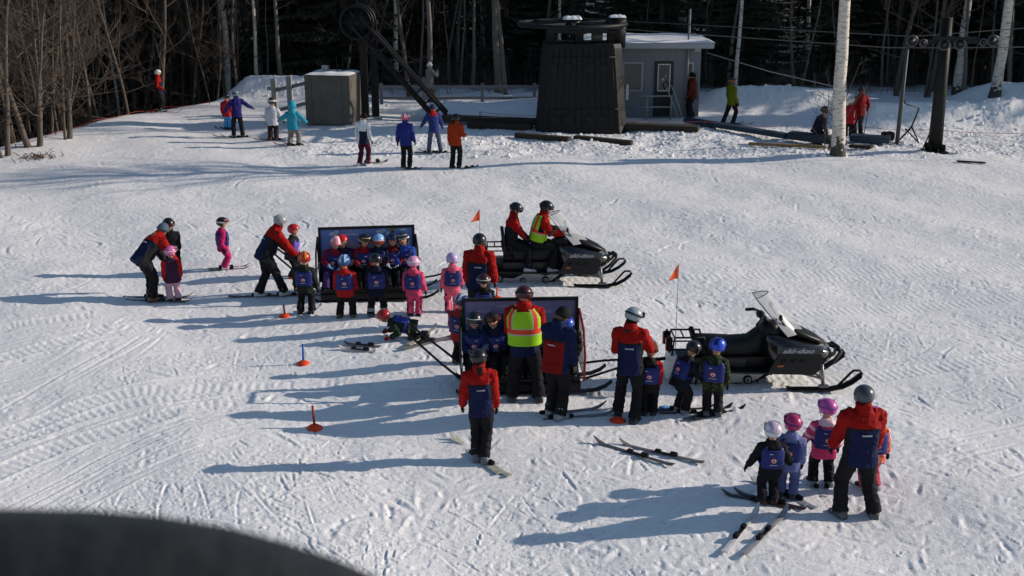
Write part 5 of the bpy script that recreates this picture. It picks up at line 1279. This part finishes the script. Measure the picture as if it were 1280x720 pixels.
# nearest group at the lower right
person(pl(1068, 642), -6, 1.78, 'red and navy jacketed instructor with dark grey helmet, back turned, at the lower right', jstyle='inst', helmet='3E444C', feet=[(-.10, .02), (.13, -.02)], hands=[(-.05, .12, -.25), (.06, .10, -.26)], boots='55585C', build=1.12, head=(12, 8), hair=('4A3A2C', 0), footyaw=(-15, 15))
person(pl(960, 627), -2, 1.05, 'child in black with a white helmet and blue bib beside the lower right instructor', jacket=BLACKC, helmet='D6D3DC', polish='C9A8C8', hands=[(-.13, .05, -.22), (.12, .04, -.2)], boots='3A1A18', skis=(.95, '30282C'), skiyaw=(-62, -58), footyaw=(-20, 10), goggles=('up', 'B8B8C0', '303848'), **KB)
person(pl(983, 618), 20, 1.08, 'child in lavender-blue suit with a magenta helmet looking back, at the lower right', jacket='6C76A8', pants='5E6596', helmet='A82C62', head=(0, -20), boots='3A3C44', hood='down', skis=(.9, '8A8D94'), skiyaw=(-60, -52), goggles=('up', '6A2B70', '3A2A50'), **KB)
person(pl(1026, 604), 4, 1.15, 'child with bright pink helmet, pink and white jacket and black pants at the lower right', jacket='D9436F', jstyle='pinkwhite', helmet='C054A4', feet=[(-.085, .0), (.085, 0)], hands=[(-.12, .08, -.22), (.08, .06, -.24)], boots='8A8D92', skis=(.9, 'C8C8CC'), skiyaw=(-14, 18), goggles=('up', '8A4AA0', '403060'), **KB)
person(pl(1087, 612), -10, 1.1, 'child in orange and pink patterned suit half hidden behind the lower right instructor', jacket='B04450', jstyle='floral', pants='A84858', helmet='C66A9A', boots='8A8D92', hands=[(-.06, .05, -.25), (.10, .04, -.24)], skis=(.9, 'C8C8CC'), skiyaw=(-10, 20), **KB)
# three children and the woman behind the lying skis
person(pl(786, 522), 14, 1.80, 'instructor with silver helmet and long brown ponytail watching three children by the snowmobile', jstyle='inst', helmet='8F9CA4', goggles=('up', '20242A', '1A1E24'), hair=('241510', .17), feet=[(-.10, .06), (.055, -.06)], hands=[(.03, .15, -.13), (.02, .17, -.10)], elbow=[(-.5, -.6, -1), (.5, -.6, -1)], head=(22, 35), boots='24262A', footyaw=(-8, 12))
person(pl(810, 516), 10, 1.12, 'child in dark hooded jacket with brown fur trim and blue bib beside the ponytailed instructor', jacket='20191A', jstyle='redarm', hat=('5A3426', '3A2218'), hood='down', head=(30, 10), feet=[(-.05, 0), (.06, .02)], **KB)
person(pl(852, 514), 55, 1.10, 'leaning child with black helmet and blue bib, middle of the three by the snowmobile', jacket='1A1C26', jstyle='armtrim', helmet='17181C', lean=24, hipy=-.05, head=(20, 0), hands=[(-.05, .12, -.2), (.05, .12, -.2)], boots='8A8D92', skis=(.95, '2C2E33'), skiyaw=(30, 34), **KB)
person(pl(890, 519), 8, 1.17, 'child in dark camouflage jacket with bright blue helmet standing before the empty snowmobile', jacket=(.014, .018, .012), jstyle='camo', helmet='2347C4', polish='0E1850', head=(8, 40), hands=[(-.13, .03, -.24), (.05, .05, -.25)], boots='50535A', skis=(.95, '2C2E33'), skiyaw=(50, 55), twist=10, **KB)
# around the nearer sled
person(pl(602, 573), 4, 1.63, 'instructor with shiny black helmet and dark curly hair standing on pale skis, back turned', jstyle='inst', helmet='1A1B1E', hair=('0E0B0A', .10), goggles=('up', '17181B', '101216'), feet=[(-.045, .0), (.03, -.05)], hands=[(-.07, .06, -.25), (.06, .03, -.27)], boots='6A6D72', skis=(1.35, 'A9A79C'), skiyaw=(-36, -38), head=(15, -12), footyaw=(-12, -5))
person(pl(656, 503), 2, 1.88, 'tall man in lime safety vest and dark red helmet standing before the nearer sled', jstyle='inst', helmet='3A0A0E', goggles=('on', '101012', '300A0E'), vest=True, build=1.12, feet=[(-.105, 0), (.115, .0)], hands=[(-.0, .16, -.2), (.0, .16, -.2)], boots='3A3C40', head=(20, 4))
person(pl(694, 522), 26, 1.76, 'man in black knit cap and blue jacket with red back panel at the nearer sled', jstyle='inst2', hat=(BLACKC, BLACKC), build=1.1, lean=7, feet=[(-.05, .03), (.06, -.03)], hands=[(0, .15, -.22), (.03, .04, -.28)], head=(25, 30), hair=('5A4A3C', 0), glove='6A6A50', boots='8A8D92', skis=(1.55, '6A6E74'), skiyaw=(48, 52), footyaw=(10, 20))
person(pl(576, 457), 18, 1.16, 'child in navy helmet and red jacket standing at the left end of the nearer sled', jacket='9C2A28', helmet='1E2A5A', polish='B8C2D8', head=(10, 20), **KB)
person(pl(604, 421), 170, 1.12, 'child with dark maroon helmet mostly hidden behind the purple panel', jacket='15151A', helmet='3A1418', goggles=('on', 'C8C8CC', '15151A'), kid=True, bib=B1)
SEAT = dict(kid=True)
def sit(sled_o, lx, label, H=1.2, **k):
    d = dict(kid=True, seat=True, hip=(.53 if sled_o is S1 else .47) / H / 1.09, feet=[(-.07, .27, .14), (.07, .27, .14)], hands=[(.03, .17, -.17), (-.03, .17, -.17)], bib=B1, z=sled_o.location.z, group='children seated on the sleds', elbow=[(-1, -.4, -.5), (1, -.4, -.5)]); d.update(k)
    return person(seatp(sled_o, lx, .60), 180 - math.degrees(sled_o.rotation_euler.z) + k.get('turn', 0) if not d.pop('turn', 0) else 180 - math.degrees(sled_o.rotation_euler.z) + k['turn'], H, label, **d)
sit(S2, -.74, 'seated child with black and white goggled helmet at the left end of the nearer sled', jacket='16294A', helmet='17181B', goggles=('on', 'C8C8CC', '202428'))
sit(S2, -.36, 'seated child with dark helmet tilted towards the curly-haired instructor on the nearer sled', jacket='241F3A', helmet='1A1A1E', goggles=('up', '702020', '301010'), side=8)
sit(S2, .05, 'seated child in black mostly hidden behind the man in the lime vest', jacket='15151A', helmet='2A2A30')
sit(S2, .72, 'seated child with blue helmet and bulky black jacket, rightmost on the nearer sled', jacket='0F1113', jstyle='plain', helmet='1F45B0', lean=14, bib=None, build=1.15)
# children seated on the farther sled
sit(S1, -.72, 'seated child in pink and white striped knit hat, leftmost on the farther sled', jacket='7A1C3A', hat=('D98A98', 'C87888', 'F0D8DC'), lean=4, side=-10, head=(10, 20), glove='5A90B8', pants='4A3A6A')
sit(S1, -.40, 'seated child with shiny bright red helmet turned aside on the farther sled', jacket='2A2030', helmet='C01818', side=12, head=(5, -50))
sit(S1, -.08, 'seated child with black helmet and red sleeves left of the light blue helmet', jacket='8A1A20', helmet='15151A', goggles=('up', 'B8A878', '202020'), head=(5, -25))
sit(S1, .22, 'seated child with light blue helmet and orange goggles in the middle of the farther sled', jacket='182238', helmet='7FA8D8', goggles=('on', 'C8C4BC', 'A03010'))
sit(S1, .50, 'seated child with navy helmet, dark red jacket and pale mittens on the farther sled', jacket='5A1018', helmet='1A2040', glove='B8BCC8')
sit(S1, .80, 'seated child in blue jacket with dark goggled helmet, rightmost on the farther sled', jacket='2A4AA0', helmet='26282C', goggles=('up', 'D8D8DC', '303438'), side=8)
# line of children standing before the farther sled
person(pl(383, 391), 2, 1.16, 'child with red and yellow flame helmet and dark olive suit before the farther sled', jacket=(.018, .02, .014), pants=BLACKC, helmet='A81A14', polish='C07820', feet=[(-.085, 0), (.085, 0)], hands=[(-.08, .02, -.26), (.08, .02, -.26)], boots='3A2A28', skis=(.8, 'B8BABF'), skiyaw=(-10, 12), **KB)
person(pl(433, 396), 0, 1.17, 'child with shiny blue helmet and red jacket standing in the line before the farther sled', jacket='A81E20', helmet='2A4A86', polish='9FC4E8', feet=[(-.095, 0), (.10, 0)], hands=[(-.06, .09, -.24), (.06, .09, -.24)], boots='4A4438', **KB)
person(pl(472, 395), -2, 1.18, 'child in dark navy jacket with grey knee bands, back turned, before the farther sled', jacket='151A2C', pstyle='cuffs', helmet='10141E', head=(20, 0), feet=[(-.10, 0), (.10, 0)], hands=[(-.05, .09, -.24), (.05, .09, -.24)], boots='505358', hood='down', **KB)
person(pl(518, 394), 3, 1.12, 'child in bright pink suit with light pink helmet before the farther sled\'s right end', jacket='C8486C', jstyle='armtrim', pants='CC466C', helmet='D99AC4', head=(10, 30), goggles=('up', 'E0D0D8', '604050'), hands=[(-.05, .05, -.25), (.09, .03, -.25)], pstyle='stripe', boots='24262C', hood='down', **KB)
person(pl(566, 389), -12, 1.13, 'child in salmon pink suit with lilac helmet left of the black-helmeted instructor', jacket='D8647C', pants='DE607E', helmet='B9A6D4', head=(5, -10), hands=[(-.08, .02, -.26), (.03, .08, -.2)], pstyle='stripe', boots='2A2C34', hood='down', **KB)
person(pl(599, 408), 2, 1.80, 'instructor with black helmet, back turned, standing between the lilac-helmeted child and the riders', jstyle='inst', helmet='17181B', feet=[(-.07, 0), (.07, 0)], hands=[(-.05, .05, -.27), (.06, .07, -.25)], build=1.1, head=(15, -10), boots='2A2C30')
# riders
def rider(lx, H, label, heading=90, **k):
    x, y = seatp(SM1, lx, 0); return person((x, y), heading - math.degrees(SM1.rotation_euler.z), H, label, z=SM1.location.z, seat=True, group='riders on the farther snowmobile', **k)
rider(-.32, 1.80, 'driver in yellow-green safety vest over red jacket gripping the snowmobile handlebar', jstyle='inst', helmet='131416', goggles=('on', '101012', '1A1C20'), vest=True, hip=.85 / 1.80, hipy=0, lean=12, feet=[(-.185, .16, .155), (.185, .16, .155)], hands=[(.0, .225, -.15), (-.0, .225, -.15)], head=(4, 0), boots='8A8D92')
rider(-.86, 1.72, 'passenger in red jacket with black helmet sitting behind the driver on the snowmobile', jstyle='inst', helmet='15161A', goggles=('on', '101012', '1A1C20'), hip=.85 / 1.72, lean=3, feet=[(-.185, .20, .16), (.185, .20, .16)], hands=[(.05, .17, -.22), (-.05, .17, -.22)], head=(5, 20), boots='C8CACC')
# left groups
person(pl(343, 370), 62, 1.76, 'instructor with grey helmet leaning forward over the push bar of the farther sled', jstyle='inst', helmet='8C9096', polish='A8A8A8', lean=26, hipy=-.08, feet=[(-.06, -.16), (.07, .10)], hands=[(-.03, .17, -.22), (.03, .17, -.22)], head=(10, 0), boots='B8BABE', skis=(1.5, '3A3A3E'), skiyaw=(25, 25), build=1.08)
person(pl(366, 347), 100, 1.12, 'child with red helmet and purple bib tucked in front of the grey-helmeted instructor', jacket='26222C', helmet='B01C20', kid=True, bib='5A48B0', lean=8, boots='C84028')
person(pl(190, 373), 50, 1.74, 'instructor with light brown hair in ponytail bending down to the child in the pink helmet', jstyle='inst', lean=48, hipy=-.07, hat=('4A5A6C', '4A5A6C'), hair=('7A5230', .14), feet=[(-.08, .03), (.07, -.02)], hands=[(.0, .14, -.25), (.0, .14, -.25)], head=(5, 0), boots='6A4A38', build=1.12, skis=(1.4, '4A4A4E'), skiyaw=(40, 44))
person(pl(218, 373), -25, 1.08, 'child with shiny pink helmet and pale pink pants beside the bending instructor', jacket='3A2238', pants='C9A0B0', jstyle='redarm', helmet='C86A9C', kid=True, glove='6A1A28', boots='2A1A24', goggles=('up', 'E0A0C0', '703050'), head=(0, 60))
person(pl(217, 341), 150, 1.18, 'child in black with black helmet and red neck warmer standing behind the bending instructor', jacket='121218', helmet='141416', goggles=('on', '15151A', '501010'), kid=True, hood='down', boots='2A2C30')
person(pl(281, 338), 75, 1.08, 'girl in magenta suit with dark helmet and blue bib standing alone at the left', jacket='A8225C', pants='B02860', helmet='1E1418', goggles=('up', 'D0C8CC', '701828'), boots='C8CACC', skis=(.85, '6A6C72'), skiyaw=(0, 4), hands=[(-.04, .05, -.25), (.05, .0, -.25)], head=(0, 5), **KB)
# fallen child
person(pl(515, 425), -92, 1.12, 'fallen child with red helmet on hands and knees in the snow between the two sleds', jacket=(.014, .03, .018), pants=BLACKC, helmet='98181A', hip=.20, lean=78, feet=[(-.08, -.20, -.0), (.08, -.17, -.0)], hands=[(-.03, .04, -.17), (.03, .09, -.165)], head=(5, 0), kneepole=(0, .25, -1), glove='7A1A24', boots='3A3C40', kid=True, bib='2A3690')
# back: skiers by the lift
person(pl(201, 139), 88, 1.74, 'skier with white helmet and red jacket standing alone on the far left crest', jstyle='inst', helmet='D0CCC4', skis=(1.5, 'A04030'), skiyaw=(4, 8), hands=[(-.05, .05, -.25), (.05, .1, -.2)], boots='8A8D92')
person(pl(298, 170), -20, 1.68, 'skier in purple-blue jacket spreading the arms, back turned, left of the snow pile', jacket='242060', pants='1A1A22', helmet='76808C', hands=[(-.16, .06, -.19), (.22, .05, -.16)], lean=10, feet=[(-.09, .03), (.09, -.03)], boots='24262A', skis=(1.5, '3A3C42'), skiyaw=(-60, -66), goggles=('up', '20242A', '202428'))
person(pl(285, 160), 10, 1.30, 'child in red jacket and light blue pants partly hidden by the purple-jacketed skier', jacket='A02430', pants='4A9ED0', helmet='15161A', kid=True, skis=(1.1, '3A2A2A'), skiyaw=(-70, -66))
person(pl(342, 176), -8, 1.42, 'child in pale grey jacket and brown pants with a dark helmet by the fence post', jacket='B4B6C0', pants='2E2220', helmet='3A2A2A', goggles=('up', 'D8D8D8', '303030'), kid=True, boots='6A3A28', skis=(1.2, '5A3A34'), skiyaw=(-75, -70), hands=[(-.06, .03, -.26), (.1, .05, -.2)])
person(pl(368, 183), 2, 1.45, 'child in turquoise hooded jacket and grey pants spreading the arms near the concrete block', jacket='2F8CA4', pants='76716C', hat=('2F8CA4',), hood='up', kid=True, boots='30262A', hands=[(-.19, .04, -.13), (.21, .02, -.19)], feet=[(-.09, -.02), (.10, .02)], skis=(1.25, '6A3030'), skiyaw=(-70, -66), glove=BLACKC)
person(pl(455, 206), 20, 1.70, 'snowboarder in white and navy jacket with maroon pants below the concrete block', jacket='D2D6DA', jstyle='white_navy', pants='4C1826', helmet=None, hat=('201A1C', '201A1C'), goggles=None, boots='C0C0C4', feet=[(-.08, -.02), (.06, .04)], hands=[(-.05, .02, -.27), (.05, .06, -.25)], head=(10, 20), footyaw=(20, 30))
person(pl(508, 209), 8, 1.72, 'skier in bright blue jacket and black pants with a pink helmet before the slanting hoist', jacket='242C74', helmet='B04A6A', polish='E0B0C0', feet=[(-.055, 0), (.06, 0)], hands=[(-.08, .03, -.26), (.08, .04, -.25)], boots='24262A', head=(5, 10))
person(pl(543, 191), -5, 1.62, 'skier in blue jacket with red yoke and faded jeans below the slanting hoist', jacket='2C3670', jstyle='blue_red', pants='4A5068', hat=('2A3048', '2A3048'), feet=[(-.11, 0), (.13, -.02)], hands=[(-.14, .06, -.2), (.1, .08, -.22)], boots='24262A', skis=(1.4, '2A2A2E'), skiyaw=(-80, -75), lean=6)
person(pl(570, 209), 15, 1.72, 'skier in orange jacket and black helmet at the right end of the waiting group', jacket='963212', helmet='121214', goggles=('up', '15151A', '15151A'), feet=[(-.07, -.02), (.05, .02)], hands=[(-.06, .02, -.27), (.03, .10, -.18)], boots='24262A', head=(5, 30), twist=8, hair=('1A1210', .06))
person((on(538, 128, 50.2).x, 50.2), 60, 1.78, 'person in pale grey jacket and white hat standing behind the rail fence', jacket='7C7E7A', pants='5E5A54', hat=('D8D6D0', 'D8D6D0'), hands=[(.02, .12, .02), (.02, .12, .0)])
person((on(864, 150, 45.5).x, 45.5), -60, 1.80, 'man in dark rust-red jacket standing in the shade at the right corner of the hut', jacket='5A2218', hat=('181818', '181818'), hands=[(-.05, .05, -.26), (.05, .05, -.26)])
person(pl(911, 157), 60, 1.78, 'man in yellow-green jacket and black pants standing behind the long blue board', jacket='5A6210', helmet='141416', goggles=('up', 'C07018', '402010'), lean=-6, feet=[(-.07, -.10), (.06, .06)], hipy=.05, hands=[(-.04, .06, -.25), (.04, .05, -.26)], skis=(1.4, '2A2C30'), skiyaw=(20, 24))
person(pl(1072, 172), -10, 1.80, 'skier in bright red jacket holding poles just right of the thick birch', jacket='780E14', hat=('20242C', '20242C'), hood='down', hands=[(-.05, .05, -.25), (.12, .08, -.2)], boots='A05A20')
person(pl(1060, 172), 10, 1.42, 'child with white helmet and red jacket half hidden by the thick birch', jacket='A8202A', helmet='D8D4D0', jstyle='armtrim', kid=True, boots='A05A20')
person(pl(1022, 180), 70, 1.45, 'dark-clothed child crouching between the sapling and the thick birch', jacket='1A2034', pants='14161E', helmet='20242E', kid=True, lean=20, hip=.34, hipy=-.05)

# ------------------------------------------------------------------ loose skis, boards, poles
def loose_ski(px0, py0, px1, py1, col, label, w=.08, up=0.0, child=.8):
    a, b_ = at(px0, py0), at(px1, py1); d = b_ - a; L = d.length; mid = a.lerp(b_, .45)
    ms_, mb_ = ski_mesh(round(L, 2), w, col, child); o = thing('ski', (mid.x, mid.y, gz(mid.x, mid.y) + .012 + up), label, 'ski', 'loose skis lying on the snow', math.atan2(d.y, d.x) - math.pi / 2)
    link('ski_blade', ms_, o); link('binding', mb_, o); return o
loose_ski(905, 693, 948, 638, 'C2C2C6', 'pale ski lying by itself left of its dark-edged partner at the lower right', child=.9)
loose_ski(930, 695, 984, 640, '8E9096', 'grey ski lying right of the paler one below the white-helmeted child', child=.9)
loose_ski(842, 583, 742, 553, '4A4C52', 'dark ski with white tip, lower of the pair in front of the ponytailed instructor')
loose_ski(880, 578, 774, 554, '606268', 'grey ski, upper of the pair in front of the ponytailed instructor')
loose_ski(470, 441, 424, 436, 'B8AFA4', 'short pale ski lying nearest at the left of the fallen child')
loose_ski(476, 435, 430, 431, '6A5A54', 'short dark ski lying just behind the pale one left of the fallen child')
loose_ski(503, 440, 572, 423, '6E6A66', 'broad grey ski lying under the fallen child, pointing to the nearer sled', .1, .02)
loose_ski(510, 437, 546, 414, 'A8A49A', 'pale ski crossing behind the boots of the fallen child', .09, .05)
loose_ski(505, 212, 528, 211, '2A2C30', 'short dark ski beside the boots of the blue-jacketed skier', .09)
loose_ski(578, 211, 598, 208, '2A2C30', 'short dark ski beside the boots of the orange-jacketed skier', .09)
v = at(465, 204); o = thing('snowboard', (v.x, v.y, gz(v.x, v.y)), 'small upright white board tips beside the maroon-panted snowboarder', 'snowboard')
m = MB(); m.loft([[Vector((a * w_, y_, z + b_)) for a, b_ in [(-1, 0), (1, 0), (1, .012), (-1, .012)]] for y_, z, w_ in [(-.55, .08, .06), (-.45, .02, .13), (0, .01, .12), (.45, .02, .13), (.55, .08, .06)]], 0, True, True, False); m.build('deck', mat('deck_white', (.5, .5, .5), .4), o); o.rotation_euler.z = R(-60)
m = MB(); m.box((0, -.2, .08), (.2, .1, .12), bev=.03); m.box((0, .2, .08), (.2, .1, .12), bev=.03); m.build('binding', DARK, o)
for (px, py, tx, dz, lab) in [(1078, 180, .10, 1.2, 'dark ski pole planted right of the skier in the bright red jacket')]:
    v = at(px, py); o = thing('ski_pole', (v.x, v.y, gz(v.x, v.y)), lab, 'ski pole'); m = MB(); m.tube([(0, 0, 0), (tx, 0, dz)], .014, 6); m.tube([(tx * .08, 0, .08), (tx * .085, 0, .1)], .05, 8); m.build('shaft', DARK, o); m = MB(); m.tube([(tx, 0, dz - .02), (tx * 1.1, 0, dz + .12)], .02, 6); m.build('grip', RUBB, o)

# ------------------------------------------------------------------ the padded edge close to the camera (chairlift seat)
o = thing('chairlift_seat', (-.29, .50, HC - .44), 'dark padded chairlift edge, out of focus and very near, in the lower left corner', 'chairlift seat')
PAD = mat('pad_black', (.022, .024, .026), .5, 0, .4, 7, .3, 30)
def cam_pt(px, py, dist): r = ray(px, py); return Vector((0, 0, HC)) + r * dist - o.location
edge = [(-260, 655), (-120, 640), (0, 637), (110, 639), (200, 646), (290, 661), (360, 680), (420, 700), (465, 720), (540, 765), (600, 830)]
m = MB(); rings = []
for k, (px, py) in enumerate(edge):
    top_ = cam_pt(px, py, .62); fwd = Vector((0, .8, 0)); ring = []
    for q in range(16):
        t = 2 * math.pi * q / 16; ring.append(top_ + Vector((0, -.05 * math.cos(t) * 1.0 - .02, -.045 + .05 * math.sin(t))) * 1.0)
    rings.append(ring)
m.loft(rings, 0); 
m.build('padded_edge', PAD, o)
m = MB(); rings = []
for k, (px, py) in enumerate(edge):
    t_ = cam_pt(px, py, .62) + Vector((0, -.02, -.07)); rings.append([t_ + Vector((0, .03, 0)), t_ + Vector((0, .02, -.25)), t_ + Vector((0, -.06, -.25)), t_ + Vector((0, -.06, 0))])
m.loft(rings, 0); m.build('seat_side', PAD, o)
m = MB(); a = cam_pt(-200, 900, .62); m.tube([a, a + Vector((-.4, 0, -.05)), a + Vector((-.6, .0, 2.4)), a + Vector((-.55, 0, 3.2))], .025, 10); m.build('hanger_bar', DARK, o)
bpy.data.scenes.remove(TMP)
